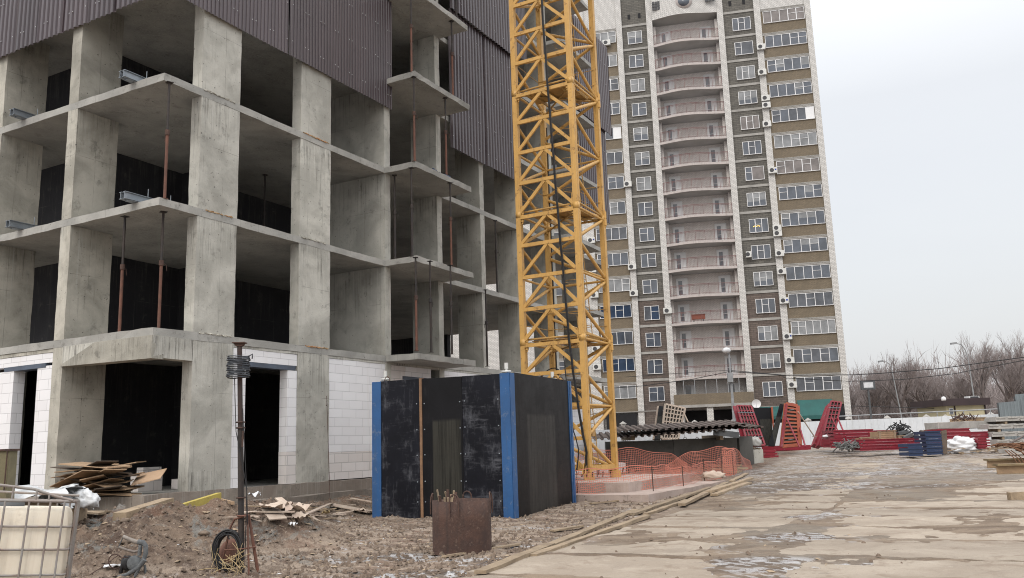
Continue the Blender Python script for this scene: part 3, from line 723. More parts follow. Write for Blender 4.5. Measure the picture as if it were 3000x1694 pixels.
# ------------------------------------------------------------------ intermediate bulk tank at the lower left
tc = at(-20, 1600, 8.9); ITZ = R(-4)
IT = T('liquid_tank', 'dirty cream plastic bulk tank in a leaning grey steel cage at the lower left', 'tank', V3((-5.10, 8.72, -.02)), ITZ)
IT.rotation_euler = (R(-2), R(4.0), R(24))
w, d_, h = .58, .50, 1.0
def rounded(w, d, rad, n=6):
    o = []
    for cx, cy, a0 in ((w-rad, d-rad, 0), (-w+rad, d-rad, 90), (-w+rad, -d+rad, 180), (w-rad, -d+rad, 270)):
        for k in range(n+1):
            a = R(a0+90*k/n); o.append((cx+rad*math.cos(a), cy+rad*math.sin(a)))
    return o
m = MB(); m.smooth = True; rings = [(.0, .10, .9), (.04, .10, .97), (.09, .10, 1), (h-.13, .10, 1), (h-.06, .12, .985), (h-.02, .14, .955), (h, .14, .90)]
base = None; vs = []
for z, rad, k in rings: vs += [(x*k, y*k, z+.15) for x, y in rounded(w-.03, d_-.03, rad)]
n = 28; fs = [(i*n+k, i*n+(k+1) % n, (i+1)*n+(k+1) % n, (i+1)*n+k) for i in range(len(rings)-1) for k in range(n)]
m.add(vs, fs); m.smooth = False; m.add(vs[-n:], [tuple(range(n))]); m.build('bottle', M['cream'], IT)
m = MB(); m.smooth = True; m.lathe([(.12, h+.14), (.12, h+.19), (.10, h+.20), (.001, h+.20)], n=20); m.build('screw_cap', M['graysteel'], IT)
def ring(z, off=.0): return [(x, y, z) for x, y in rounded(w+off, d_+off, .06, 3)]
m = MB(); m.smooth = True
for z in (.30, .53, .76, .97):
    P = ring(z); m.tube(P+[P[0]], .011, 6)
for z in (.155, 1.205):
    P = ring(z); m.tube(P+[P[0]], .016, 6)
for x in (-.40, -.2, .0, .20, .38, .50):
    for s in (-1, 1): m.tube([(x, s*(d_+.016), .16), (x, s*(d_+.016), 1.2)], .0105, 6)
for y in (-.35, -.1, .12, .35):
    for s in (-1, 1): m.tube([(s*(w+.016), y, .16), (s*(w+.016), y, 1.2)], .0105, 6)
m.tube([(-w, -d_, 1.36), (-.1, -d_-.0, 1.35), (.22, -d_+.03, 1.315), (.42, -d_+.02, 1.25), (w-.01, -d_-.0, 1.215)], .016, 6)
for x, z in ((-.45, 1.35), (-.2, 1.35), (.05, 1.335), (.25, 1.305), (.36, 1.265)): m.tube([(x, -d_, 1.2), (x, -d_+.0, z)], .010, 6)
m.tube([(-w, d_, 1.30), (w, d_, 1.26)], .014, 6)
m.build('cage', M['cage'], IT)
m = MB()
for y in (-.42, 0, .42): m.box(-w, w, y-.07, y+.07, .10, .14)
for x in (-.5, 0, .5): m.box(x-.06, x+.06, -d_, d_, .0, .099)
m.build('pallet', M['timber'], IT)

# ------------------------------------------------------------------ crumpled film: helper for sheets of plastic, rags, bags
def crumple(name, label, cat, loc, size, mt, seed=0, amp=.35, n=22, flat=.25, rz=0., group=None, freq=1.0):
    m = MB(); m.smooth = True; rnd = random.Random(seed); sx, sy, sz = size
    ph = [(V3((rnd.gauss(0, 1), rnd.gauss(0, 1), rnd.gauss(0, 1)))*(1.6+1.0*j)*freq, rnd.uniform(0, 6)) for j in range(8)]
    vs = []; fs = []; nv = n//2
    for i in range(nv+1):
        th = math.pi*i/nv
        for k in range(n):
            a = 2*math.pi*k/n; rr = 1.0
            un = V3((math.sin(th)*math.cos(a), math.sin(th)*math.sin(a), math.cos(th)))
            for j, (fv, p) in enumerate(ph): rr += amp*(abs(math.sin(un.dot(fv)+p))-.6)/(1.4+j*.55)
            z = math.cos(th)
            z = max(z, -flat)
            vs.append((sx*rr*math.sin(th)*math.cos(a), sy*rr*math.sin(th)*math.sin(a), sz*(z*rr*.8+flat)))
    for i in range(nv):
        for k in range(n): fs.append((i*n+k, (i+1)*n+k, (i+1)*n+(k+1) % n, i*n+(k+1) % n))
    m.add(vs, fs); o = m.build(name, M[mt], None, loc=loc, rz=rz); tag(o, label, cat, group); return o

def rag(name, label, cat, loc, w, d, mt, seed=0, amp=.08, n=14, rz=0., drape=None, group=None):
    """a crumpled sheet: creased in ridges, draped over what lies below"""
    m = MB(); rr = random.Random(seed); m.smooth = True; cre = [(rr.uniform(0, 3.14), rr.uniform(3, 9), rr.uniform(0, 6)) for _ in range(6)]; vs = []
    ed = [rr.uniform(-.12, .12) for _ in range(4*n+8)]
    for i in range(n+1):
        for j in range(n+1):
            u = i/n-.5; v = j/n-.5; z = 0
            for k, (a, f, p) in enumerate(cre): z += abs(math.sin((u*math.cos(a)+v*math.sin(a))*f+p))*amp/(1+.5*k)
            uu = u*(1+ed[j]); vv = v*(1+ed[n+i]); x = uu*w; y = vv*d
            zz = (drape(loc[0]+x, loc[1]+y)-loc[2]) if drape else 0
            vs.append((x+rr.uniform(-1, 1)*w*.012, y+rr.uniform(-1, 1)*d*.012, zz+z+.012+rr.uniform(0, amp*.25)))
    N_ = n+1; m.add(vs, [(i*N_+j, (i+1)*N_+j, (i+1)*N_+j+1, i*N_+j+1) for i in range(n) for j in range(n)])
    m.add([(x, y, z-.004) for x, y, z in vs], [(i*N_+j+1, (i+1)*N_+j+1, (i+1)*N_+j, i*N_+j) for i in range(n) for j in range(n)])
    o = m.build(name, M[mt], None, loc=loc, rz=rz); tag(o, label, cat, group); return o
# ------------------------------------------------------------------ apartment tower
AQ = at(2200, 1300, 84.0); AW = V3((0.97808, -0.20824, 0)); AN = V3((0.20824, 0.97808, 0)); ARZ = math.atan2(AW.y, AW.x)
AB = T('apartment_building', 'tall apartment tower of white and brown brick with curved loggias and glazed balconies', 'building', (AQ.x, AQ.y, 0), ARZ)
def apf(px, py, off=0.0):
    d = ray(px, py); q = V3((AQ.x, AQ.y, H)); s = ((AQ-V3((0, 0, AQ.z))).dot(AN)+off)/d.dot(AN)
    p = d*s; return (p-V3((AQ.x, AQ.y, 0))).dot(AW), p.z+H
DZ = 2.705; NR = 15; ZT = 50.5; ZG = 1.0
rows = [45.05-DZ*i for i in range(NR)]          # window heads, top row first
def abox(nm, mt, *bx, lab=None):
    m = MB()
    for b in bx: m.box(*b)
    return m.build(nm, M[mt], AB, lab)
abox('main_block', 'wb', (-32, -6.69, .62, 15, ZG, ZT-.02), (.04, 9.33, .62, 15, ZG, ZT-.02), (-6.688, .038, 1.92, 15, ZG, ZT-.02))
piers = [(8.78, 9.35), (3.76, 4.40), (.03, .66), (-7.29, -6.68), (-10.52, -9.92), (-15.2, -14.0), (-20.2, -19.4)]
for a, b_ in piers: abox('brick_pier', 'wb', (a, b_, -.04, .61, ZG, ZT))
abox('brick_wall', 'wb', (-32, -20.2, .0, .61, ZG, ZT))
for a, b_ in ((-9.92, -7.29), (.66, 3.76)):
    abox('stone_wall', 'db', (a, b_, .20, .61, 15.55, ZT-.3)); abox('stone_wall', 'db_low', (a, b_, .20, .61, ZG, 15.545))
    for r_ in rows:
        z = r_+.30
        abox('concrete_band', 'band', (a, b_, .14, .199, z, z+.24))
for a, b_ in ((4.40, 8.78), (-14.0, -10.52), (-19.4, -15.2)):
    abox('tan_wall', 'tb', (a, b_, .10, .61, 4.5, rows[0]+.2)); abox('upper_wall', 'wb', (a, b_, .08, .61, rows[0]+.2, ZT-.1))
    for i, r_ in enumerate(rows):
        m = MB(); m.box(a, b_, .04, .099, r_+.05, r_+.30)
        n = int((b_-a)/.14)
        for k in range(n): m.box(a+k*.14+.02, a+k*.14+.09, -.0, .039, r_+.20, r_+.30)
        m.build('corbel_band', M['band'], AB)
GK = ['glass', 'glass2', 'glass3', 'glassblue', 'glasswarm']
GM = [M[k] for k in GK]
wr = random.Random(11)
def window(s0, s1, z0, z1, y, n, kinds, sash=(), nm='window', ratios=None, white_side=None):
    m = MB(); f = .046; d = .07
    m.box(s0, s1, y-d, y, z1-f, z1); m.box(s0, s1, y-d-.05, y, z0, z0+f); m.box(s0, s0+f, y-d, y, z0+f, z1-f); m.box(s1-f, s1, y-d, y, z0+f, z1-f)
    e = [s0+(s1-s0)*k/n for k in range(n+1)] if not ratios else [s0+(s1-s0)*q for q in ratios]
    for q in e[1:-1]: m.box(q-.028, q+.028, y-d, y, z0+f, z1-f)
    g = MB()
    for k in range(n):
        a = e[k]+(.028 if k else f); b_ = e[k+1]-(.028 if k < n-1 else f)
        if white_side == k: m.box(a, b_, y-d*.8, y, z0+f, z1-f); continue
        if k in sash:
            zz = z0+(z1-z0)*.60; m.box(a, b_, y-d*.9, y, zz-.018, zz+.018); m.box(a, a+.02, y-d*.9, y, z0+f, z1-f)
        kd = kinds[k % len(kinds)]
        if kd >= 10:      # a blind drawn part of the way down
            zz = z0+(z1-z0)*(.35+.1*(kd-10)); g.mi = 2; g.box(a, b_, y-.03, y-.005, zz, z1-f); g.mi = 0; g.box(a, b_, y-.03, y-.005, z0+f, zz)
        else:
            g.mi = kd; g.box(a, b_, y-.03, y-.005, z0+f, z1-f)
    w = m.build(nm, M['white'], AB); g.build('panes', GM, w); return w
for i, r_ in enumerate(rows):
    base = wr.choice([[0], [0], [0, 0, 1], [1], [0, 10, 0], [2, 1], [0, 0, 0, 11], [4]])
    if i == 5: base = [2]
    if i == 6: base = [4]
    if i == 4: base = [1, 0, 1, 1]
    if i in (9, 8): base = [12, 0, 12, 12, 0]
    if i == 12: base = [2]
    if i == 13: base = [1, 0, 1]
    n = 5 if i != 12 else 6
    window(4.62, 8.72, r_-1.33, r_, .10, n, base, sash=(wr.randrange(n), wr.randrange(n)), nm='balcony_glazing', white_side=4 if i == 4 else None)
    lb = wr.choice([[0], [0, 1], [0, 0, 2], [2], [1]])
    if i == 11: lb = [3]
    if i == 13: lb = [3, 3, 3]
    if i == 1: lb = [2, 1]
    ns = 4 if i > 6 else 3
    window(-13.8 if i > 6 else -13.1, -10.62, r_-1.30, r_, .10, ns, lb, sash=(wr.randrange(ns),), nm='balcony_glazing', white_side=(ns-1) if i == 4 else None)
    window(-19.2, -15.4, r_-1.30, r_, .10, 4, [0, 1], sash=(1,), nm='balcony_glazing')
    kl = wr.choice([[0], [0, 1], [1], [0, 0], [11, 11], [2]])
    if i == 11: kl = [1, 3]
    window(-9.36, -7.86, r_-1.70, r_-.28, .20, 2, kl, sash=(i % 2,), ratios=(0, .45, 1) if i % 2 else (0, .55, 1))
    kr = wr.choice([[0], [0, 1, 0], [1], [0], [10, 10, 11]])
    if i in (2, 4): kr = [2] if i == 2 else [4]
    if i in (12,): kr = [12, 2, 2]
    if i in (1, 6): window(1.56, 3.40, r_-1.70, r_-.28, .20, 2, [0, 4] if i == 6 else [1], sash=(0,), ratios=(0, .36, 1))
    else: window(1.52, 3.36, r_-1.70, r_-.28, .20, 3, kr, sash=(1,), ratios=(0, .32, .66, 1))
# loggias between the two middle piers
LX0, LX1 = -6.68, .03
def curve(x):
    f = (x-LX0)/(LX1-LX0); return -.12-.62*math.sin(math.pi*f)**1.3-.10*math.sin(2*math.pi*f)
abox('loggia_back_wall', 'wb_pink', (LX0, LX1, 1.5, 1.9, ZG, 46.3))
for i in range(14):
    zb = 7.39+DZ*i
    m = MB(); NX = 22; vs = []; fs = []
    for k in range(NX+1):
        x = LX0+(LX1-LX0)*k/NX
        for (y, z) in ((curve(x), zb), (curve(x), zb+.24), (1.5, zb+.24), (1.5, zb)): vs.append((x, y, z))
    for k in range(NX):
        for c_ in range(4):
            a, b_ = k*4+c_, k*4+(c_+1) % 4; fs.append((a, b_, b_+4, a+4)); m.m
    n0 = len(fs); m.add(vs, [f[::-1] for f in fs])
    for q in range(len(m.f)): m.m[q] = 1 if q % 4 == 3 else 0
    sl = m.build('loggia_slab', [M['pinkslab'], M['soffit']], AB)
    m = MB(); zr = zb+.24
    P = [(LX0+(LX1-LX0)*k/NX) for k in range(NX+1)]
    m.tube([(x, curve(x)+.05, zr+1.05) for x in P], .026, 5); m.tube([(x, curve(x)+.05, zr+.12) for x in P], .016, 4); m.tube([(x, curve(x)+.05, zr+.93) for x in P], .014, 4)
    for k in range(50):
        x = LX0+(LX1-LX0)*(k+.5)/50; w = .020 if k % 7 == 0 else .0065
        m.box(x-w, x+w, curve(x)+.04, curve(x)+.06, zr, zr+1.03)
    m.build('railing', M['rail'], sl)
    for s0 in (-5.95, -1.72):
        m = MB(); m.box(s0-.08, s0+1.08, 1.44, 1.499, zr, zr+2.12); m.mi = 1; m.box(s0+.14, s0+.52, 1.42, 1.439, zr+.95, zr+1.85); m.box(s0+.14, s0+.52, 1.42, 1.439, zr+.42, zr+.90); m.mi = 0
        m.box(s0+.62, s0+.66, 1.425, 1.439, zr+.03, zr+2.0); m.box(s0+.62, s0+1.0, 1.43, 1.439, zr+.98, zr+1.04)
        m.build('loggia_door', [M['white'], M['glass']], AB)
    # side returns
    abox('loggia_side', 'wb_pink', (LX0+.002, LX0+.28, .64, 1.499, zr, zr+DZ-.245)); abox('loggia_side', 'wb_pink', (LX1-.28, LX1-.002, .64, 1.499, zr, zr+DZ-.245))
# bulging white brick crown over the loggias, with a round window
m = MB(); NX = 24; vs = []; fs = []
zs = [45.62, 46.5, 48, 50.3]
for z in zs:
    for k in range(NX+1):
        x = LX0+(LX1-LX0)*k/NX; vs.append((x, curve(x), z))
for r_ in range(3):
    for k in range(NX): a = r_*(NX+1)+k; fs.append((a, a+1, a+NX+2, a+NX+1))
n0 = len(vs)
for k in range(NX+1):
    x = LX0+(LX1-LX0)*k/NX; vs.append((x, 1.5, 45.62)); vs.append((x, 1.5, 50.3))
for k in range(NX):
    fs.append((k, n0+2*k, n0+2*k+2, k+1)); a = 3*(NX+1)+k; fs.append((a, a+1, n0+2*k+3, n0+2*k+1))
m.add(vs, fs); cw = m.build('crown_wall', M['wb'], AB)
m = MB(); m.smooth = True
m.prism([(.86*math.cos(a), .86*math.sin(a)) for a in [2*math.pi*k/28 for k in range(28)]], (-3.27, curve(-3.27)-.03, 47.05), (1, 0, 0), (0, 0, 1), (0, .3, 0)); m.mi = 1
m.prism([(.60*math.cos(a), .60*math.sin(a)) for a in [2*math.pi*k/28 for k in range(28)]], (-3.27, curve(-3.27)-.06, 47.05), (1, 0, 0), (0, 0, 1), (0, .03, 0))
m.build('round_window', [M['pinkslab'], M['glass']], AB)
m = MB()
for (a, b_, z0, z1) in ((-6.6, -5.75, 46.6, 47.6), (-1.1, -.1, 46.7, 48.0)):
    for k in range(3):
        for l in range(3): m.box(a+(b_-a)*k/3+.02, a+(b_-a)*(k+1)/3-.02, curve(a)-.26, curve(a)-.18, z0+(z1-z0)*l/3+.02, z0+(z1-z0)*(l+1)/3-.02)
m.build('crown_grille', M['acdark'], AB)
for a in (-9.25, -8.15, 1.3, 2.7): abox('vent', 'darkin', (a, a+.28, .17, .205, rows[0]+1.2, rows[0]+1.75))
# lowest loggia: parapet and posts, entrance below
m = MB(); NX = 16
m.box(LX0-.25, LX1+.55, -1.0, -.7, 4.95, 5.98); m.box(LX0-.25, LX0, -.7, .1, 4.95, 5.98); m.box(LX1+.3, LX1+.55, -.7, -.05, 4.95, 5.98); m.build('parapet', M['tb'], AB)
m = MB(); m.box(LX0-.3, LX1+.6, -1.05, 1.5, 4.68, 4.945); m.build('parapet_slab', M['band'], AB)
for k in range(6): x = LX0+.75+k*1.05; abox('glazing_post', 'lamp', (x-.03, x+.03, -.62, -.56, 5.98, 7.38))
for s0 in (-5.9, -1.7):
    m = MB(); m.box(s0, s0+1.05, 1.42, 1.499, 5.0, 7.0); m.mi = 1; m.box(s0+.1, s0+.62, 1.40, 1.419, 5.9, 6.9); m.build('loggia_door', [M['white'], M['glass']], AB)
# ground floor shops and openings
m = MB()
for a, b_, z0, z1 in ((-13.7, -10.7, 2.0, 4.35), (-5.95, -3.9, 1.4, 4.45), (-3.25, -.9, 1.4, 4.45), (-.35, .02, 1.4, 4.4), (4.5, 8.7, 1.2, 4.35), (.7, 3.6, 1.2, 3.6)):
    m = MB(); m.box(a, b_, -.02 if a < -6 or a > 0 else 1.38, (.099 if a > 4 or a < -9 else .19) if a < -6 or a > 0 else 1.499, z0, z1); m.build('shopfront', M['darkin'], AB)
for s0, s1 in ((-12.9, -11.0), (5.6, 7.9)):
    window(s0, s1, 1.6, 3.0, -.03, 4, [3 if s0 < 0 else 0, 0], nm='shop_window')
for a in (-6.69, -3.9, -.9): abox('entrance_pier', 'wb', (a, a+.62, -.9, -.2, ZG, 4.67))
abox('notice', 'white', (-5.2, -4.9, 1.35, 1.379, 3.0, 3.3)); abox('notice', 'white', (-4.6, -4.1, 1.35, 1.379, 2.9, 3.25))
m = MB(); m.box(-8.7, -8.4, .16, .199, 4.0, 4.3); m.build('vent_hatch', M['white'], AB)
m = MB()
for a, b_ in ((-10.52, 4.4), (-15, -10)): m.beam((a, -.08, 4.55), (b_, -.08, 4.52), .07, .07)
m.build('pipe', M['band'], AB)
def awning(s0, s1, z0, z1, label):
    o = T('awning', label, 'awning', V3((AQ.x, AQ.y, 0))+AW*s0, ARZ)
    m = MB(); w = s1-s0; m.prism([(-1.3, z0+.0), (-1.3, z0+.06), (-.05, z1+.06), (-.05, z1)], (0, 0, 0), (0, 1, 0), (0, 0, 1), (w, 0, 0)); m.build('canopy', M['awning'], o)
    m = MB(); m.box(0, w, -1.32, -1.30, z0-.28, z0+.05); m.build('valance', M['awning'], o)
    m = MB(); m.beam((.05, -1.25, z0), (.05, -.05, z0+.2), .04, .04); m.beam((w-.05, -1.25, z0), (w-.05, -.05, z0+.2), .04, .04); m.build('bracket', M['lamp'], o)
awning(.85, 3.6, 3.55, 4.5, 'green shop awning half hidden behind the black formwork panels')
awning(4.55, 7.7, 3.45, 4.95, 'larger green shop awning under the right-hand glazed balconies')
# air conditioners
def aircon(cx, cy, label, side=False, blue=False, k=1.0):
    s, z = apf(cx, cy, -.3); o = T('air_conditioner', label, 'air conditioner', V3((AQ.x, AQ.y, 0))+AW*s+V3((0, 0, z)), ARZ, 'outdoor air conditioner units on the tower facade')
    m = MB(); m.box(-.41*k, .41*k, -.36, -.08, -.29, .29); m.build('casing', M['ac'], o)
    m = MB(); m.prism([(.21*math.cos(a)-.09, .21*math.sin(a)) for a in [2*math.pi*q/18 for q in range(18)]], (0, -.372, 0), (1, 0, 0), (0, 0, 1), (0, .011, 0)); m.build('fan_grille', M['acdark'], o)
    m = MB(); m.box(-.3, -.26, -.36, .0, -.34, -.292); m.box(.26, .3, -.36, .0, -.34, -.292); m.build('bracket', M['lamp'], o)
    if blue: m = MB(); m.box(.2, .36, -.366, -.361, -.04, .12); m.build('mark', M['acblue'], o)
c6 = lambda x, y: (1700+x*.33, y*.33)
c7 = lambda x, y: (1700+x*.33, 450+y*.33)
c8 = lambda x, y: (1650+x*.33, 900+y*.33)
c9 = lambda x, y: (2300+x*.3093, 950+y*.3093)
cg = lambda x, y: (1800+x/2.147, 1250+y/2.147)
cd = lambda x, y: (2080+x*.18634, 1150+y*.18634)
ORD = ['topmost', 'second', 'third', 'fourth', 'fifth', 'sixth', 'seventh', 'eighth', 'ninth', 'tenth', 'eleventh', 'twelfth', 'thirteenth']
for q, (p, bl) in enumerate([(c6(1605, 415), 0), (c6(1615, 640), 0), (c6(1645, 870), 0), (c6(1652, 932), 0), (c6(1657, 1100), 0), (c7(1708, 148), 1), (c7(1747, 660), 0), (c7(1752, 707), 0), (c7(1770, 885), 0), (c7(1787, 1045), 0), (c7(1808, 1305), 1), (c8(1992, 260), 1), (c8(2012, 470), 0)]):
    aircon(*p, '%s air conditioner down the pier beside the right-hand glazed balconies' % ORD[q], blue=bool(bl))
aircon(*c8(2035, 688), 'lowest air conditioner on the pier beside the right-hand glazed balconies')
aircon(*c6(232, 378), 'air conditioner under the topmost left balcony window near the crane')
for q, p in enumerate([c7(420, 270), c7(460, 1005), c7(475, 1240)]): aircon(*p, '%s of three air conditioners on the pier right of the left-hand balconies' % ('upper', 'middle', 'lower')[q], blue=False)
aircon(*c7(775, 1395), 'air conditioner beside the loggia that holds the orange box')
for q, (p, bl) in enumerate([(c7(95, 770), 1), (c7(105, 1030), 0), (c7(125, 1255), 0), (c8(290, 370), 0), (c8(300, 530), 0)]): aircon(*p, '%s air conditioner on the white brick seen through the crane mast' % ORD[q], blue=bool(bl))
aircon(*c7(1495, 895), 'small white unit beside a dark-bay window with three panes', k=.6)
s_, z_ = apf(*c8(1200, 85), -.6)
o = T('loggia_box', 'orange brown box standing on the loggia third from the bottom', 'box', V3((AQ.x, AQ.y, 0))+AW*s_+AN*-.25+V3((0, 0, z_)), ARZ)
m = MB(); m.box(-.65, .65, -.15, .15, -.22, .22); m.box(-.69, .69, -.19, .19, .22, .27); m.build('body', M['reddoor'], o); m = MB(); m.box(-.5, -.4, -.1, .1, -.55, -.221); m.box(.4, .5, -.1, .1, -.55, -.221); m.build('feet', M['acdark'], o)
def dish(px, py, label, r=.42):
    s, z = apf(px, py, -1.4); o = T('satellite_dish', label, 'satellite dish', V3((AQ.x, AQ.y, 0))+AW*s+AN*-1.3+V3((0, 0, z)), ARZ)
    m = MB(); m.smooth = True
    pr = [(0.001, 0), (r*.4, .02), (r*.75, .07), (r, .13)]; vs = []; fs = []; n = 20
    for rr, y in pr:
        for k in range(n): a = 2*math.pi*k/n; vs.append((rr*math.cos(a), -y, rr*math.sin(a)))
    for i in range(3):
        for k in range(n): fs.append((i*n+k, (i+1)*n+k, (i+1)*n+(k+1) % n, i*n+(k+1) % n))
    m.add(vs, fs); m.build('reflector', M['white'], o); m = MB(); m.tube([(0, 0, 0), (0, .3, -.1), (0, 1.2, -.1)], .03, 6); m.tube([(0, -.02, -r*.7), (0, -.45, -.05)], .012, 5); m.build('arm', M['lamp'], o)
dish(*c8(1715, 858), 'round white satellite dish above the first green awning')
# warm lamp hanging in a lit room, seen through the glass of one window (set in the pane plane's front reveal)
M['lit'] = mat('lit_bulb', (.9, .6, .15), bump=0); M['lit'].node_tree.nodes['Principled BSDF'].inputs['Emission Color'].default_value = (1, .62, .12, 1); M['lit'].node_tree.nodes['Principled BSDF'].inputs['Emission Strength'].default_value = 1.3
s_, z_ = apf(*c7(1568, 645), .1)
m = MB()
for k in range(5): m.obox((s_-.3+k*.14, .163, z_+.05*(k % 2)), (.05, 0, 0), (0, .006, 0), (0, 0, .045))
m.build('lit_chandelier', M['lit'], AB)
# ------------------------------------------------------------------ site objects
def lerp(a, b, f): return a+(b-a)*f
def tthing(nm, label, cat, loc, rz=0, group=None): return T(nm, label, cat, loc, rz, group)
M['sackgrey'] = mat('dusty_sack', (.46, .45, .43), (.33, .32, .30), 4, .8, bump=.4)
# --- concrete trough with corrugated cover
TY = 37.5
CWL = at(1795, 1297, TY); CWM = at(1972, 1290, TY); CWR = at(2158, 1279, TY+.5)
def cwall(p, q, label, th=.22, zb=.2):
    o = T('concrete_wall_slab', label, 'concrete panel', (p.x, p.y, 0), math.atan2(q.y-p.y, q.x-p.x)); L = math.hypot(q.x-p.x, q.y-p.y)
    m = MB(); m.jbox(0, L, 0, th, zb, (p.z+q.z)/2, .5, .008, 3); m.build('panel', M['conc_dark'], o)
    m = MB(); m.smooth = True
    for f in (.2, .8): m.tube([(L*f+.07*math.cos(a), th/2, (p.z+q.z)/2+.08*math.sin(a)) for a in [math.pi*k/6 for k in range(7)]], .012, 5)
    m.build('lifting_loop', M['rust'], o); return o
cwall(CWL, CWM, 'dark damp concrete panel standing on edge behind the crane foundation')
cwall(CWM+V3((.01, 0, 0)), CWR, 'dark concrete panel standing on edge behind the humped orange netting')
cwall(CWR+V3((.25, .6, 0)), CWR+V3((1.05, 1.4, 0)), 'short concrete panel at the end beside the rubble-filled block')
cwall(CWL+V3((0, 2.8, 0)), CWR+V3((0, 3.0, 0)), 'rear concrete panel under the brown roofing sheets')
def roofsheet(p, q, dep, label, lift=0):
    d = V3((q.x-p.x, q.y-p.y, q.z-p.z)); L = d.length; rz = math.atan2(d.y, d.x)
    o = T('roofing_sheet', label, 'roofing sheet', p, 0); o.rotation_euler = (R(5), -math.asin(d.z/L), rz)
    m = MB(); corr(m, (0, 0, 0), (1, 0, 0), (0, 1, 0), (0, 0, 1), L, dep, .28, .075); n0 = len(m.f)
    corr(m, (0, 0, -.02), (1, 0, 0), (0, 1, 0), (0, 0, 1), L, dep, .28, .075)
    # front edge closing strip gives the sheet its thickness
    m.build('sheet', M['brown_profile'], o); return o
p = at(1742, 1290, TY-1.0); q = at(2130, 1262, TY-1.2); roofsheet(p, q, 3.2, 'lower brown corrugated roofing sheet laid over the concrete panels')
p = at(1812, 1268, TY-.9); q = at(2185, 1247, TY-.9); roofsheet(p, q, 3.0, 'upper brown corrugated roofing sheet nearest the crane')
p = at(2020, 1262, TY-.8); q = at(2238, 1254, TY-.6); roofsheet(p, q, 2.6, 'brown corrugated roofing sheet sticking out at the right-hand end')
o = T('timber_beam', 'grey weathered beam propping the right end of the brown roofing', 'beam', at(2090, 1266, TY-.9)); m = MB(); q = at(2165, 1275, TY-1.2)-at(2090, 1266, TY-.9); m.beam((0, 0, 0), q, .2, .24); m.build('beam', M['graysteel'], o)
for px in (1850, 2105):
    p = at(px, 1282, TY+.1); o = T('timber_bearer', 'short timber bearer under the brown roofing sheets', 'beam', p, 0, 'bearers under the roofing'); m = MB(); m.beam((0, -.6, .0), (0, 3.1, .0), .14, .22); m.build('bearer', M['timber'], o)
# block full of rubble and sacks
p = gp(2212, 1358); o = T('concrete_block', 'grey concrete block beside the end of the orange netting', 'concrete block', p, R(6)); m = MB(); m.jbox(-.42, .42, 0, .8, -.1, .62, .3, .012, 4); m.build('block', M['conc'], o)
crumple('sack', 'dusty white sack slumped on the rubble behind the grey concrete block', 'sack', p+V3((-.35, .9, .62)), (.34, .26, .36), 'sackgrey', 4)
crumple('sack', 'white sack lying against the short concrete panel', 'sack', p+V3((.45, 1.3, .75)), (.25, .2, .40), 'sackgrey', 8)
m = MB(); rr = random.Random(3)
for k in range(40): m.jbox(*(lambda x, y, z, s: (x, x+s, y, y+s*.8, z, z+s*.6))(rr.uniform(-.42, .35), rr.uniform(0, .7), .60+rr.random()*.06, rr.uniform(.05, .13)), .06, .012, k)
o = m.build('rubble', M['stone'], None, loc=p); tag(o, 'broken concrete bits lying on top of the grey block', 'rubble'); struct(o, 'stuff')
# --- leaning formwork panels (corners bl, br, br-top, tl given where they stand; ribs face the viewer)
def lean(nm, label, bl, br, tr, tl, dep, back, face='red', nx=4, ny=7, th=.12, ribmat=None, grid=True, rib=.05, cat='formwork panel', grp=None, tie=True):
    a, b_ = at(*bl, dep), at(*br, dep); c = at(*tr, dep+back); d = at(*tl, dep+back)
    o = T(nm, label, cat, a, 0, grp); P = [V3((0, 0, 0)), b_-a, c-a, d-a]
    nrm = (P[1]-P[0]).cross(P[3]-P[0]).normalized()
    if nrm.y > 0: nrm = -nrm
    bk = -nrm*th
    m = MB(); V = P+[x+bk for x in P]
    m.add([x-nrm*.004 for x in V], [(0, 1, 2, 3), (7, 6, 5, 4), (1, 0, 4, 5), (2, 1, 5, 6), (3, 2, 6, 7), (0, 3, 7, 4)]); m.build('sheet', M['conc_dark'] if grid else M[face], o)
    if not grid: return o
    def pt(u, v): return lerp(lerp(P[0], P[1], u), lerp(P[3], P[2], u), v)
    m = MB()
    for i in range(nx+1):
        u = i/nx; w = rib*(1.9 if i in (0, nx) else 1); m.beam(pt(u, 0)+nrm*.06, pt(u, 1)+nrm*.06, w, .115, up=nrm)
    m.build('upright', M[ribmat or face], o)
    m = MB()
    for j in range(ny+1):
        v = j/ny; m.beam(pt(0.01, v)+nrm*.055, pt(.99, v)+nrm*.055, rib*(1.7 if j in (0, ny) else .9), .09, up=nrm)
    m.build('crossbar', M[ribmat or face], o)
    if tie:
        m = MB()
        for j in (1, ny-2):
            for i in range(nx): q = pt((i+.5)/nx, (j+.5)/ny); m.beam(q+nrm*.12-V3((.16, 0, 0)), q+nrm*.12+V3((.12, 0, .03)), .035, .03)
        m.build('tie_clamp', M['galv'], o)
    return o
lean('waffle_panel', 'sand-coloured waffle formwork panel leaning in front of the white hoarding', c8(870, 1175), c8(1020, 1175), c8(1080, 905), c8(905, 868), 46, 1.0, 'yellow_old', 6, 8, ribmat='paper', rib=.06, tie=False)
lean('plywood_facing', 'black plywood sheet with tan edges leaning left of the waffle panel', c8(810, 1175), c8(862, 1175), c8(888, 880), c8(850, 876), 46.3, 1.0, 'film_b', grid=False)
lean('plywood_facing', 'tan board leaning at the outer left of the waffle panel', c8(795, 1170), c8(812, 1172), c8(852, 876), c8(835, 880), 46.5, 1.0, 'paper', grid=False)
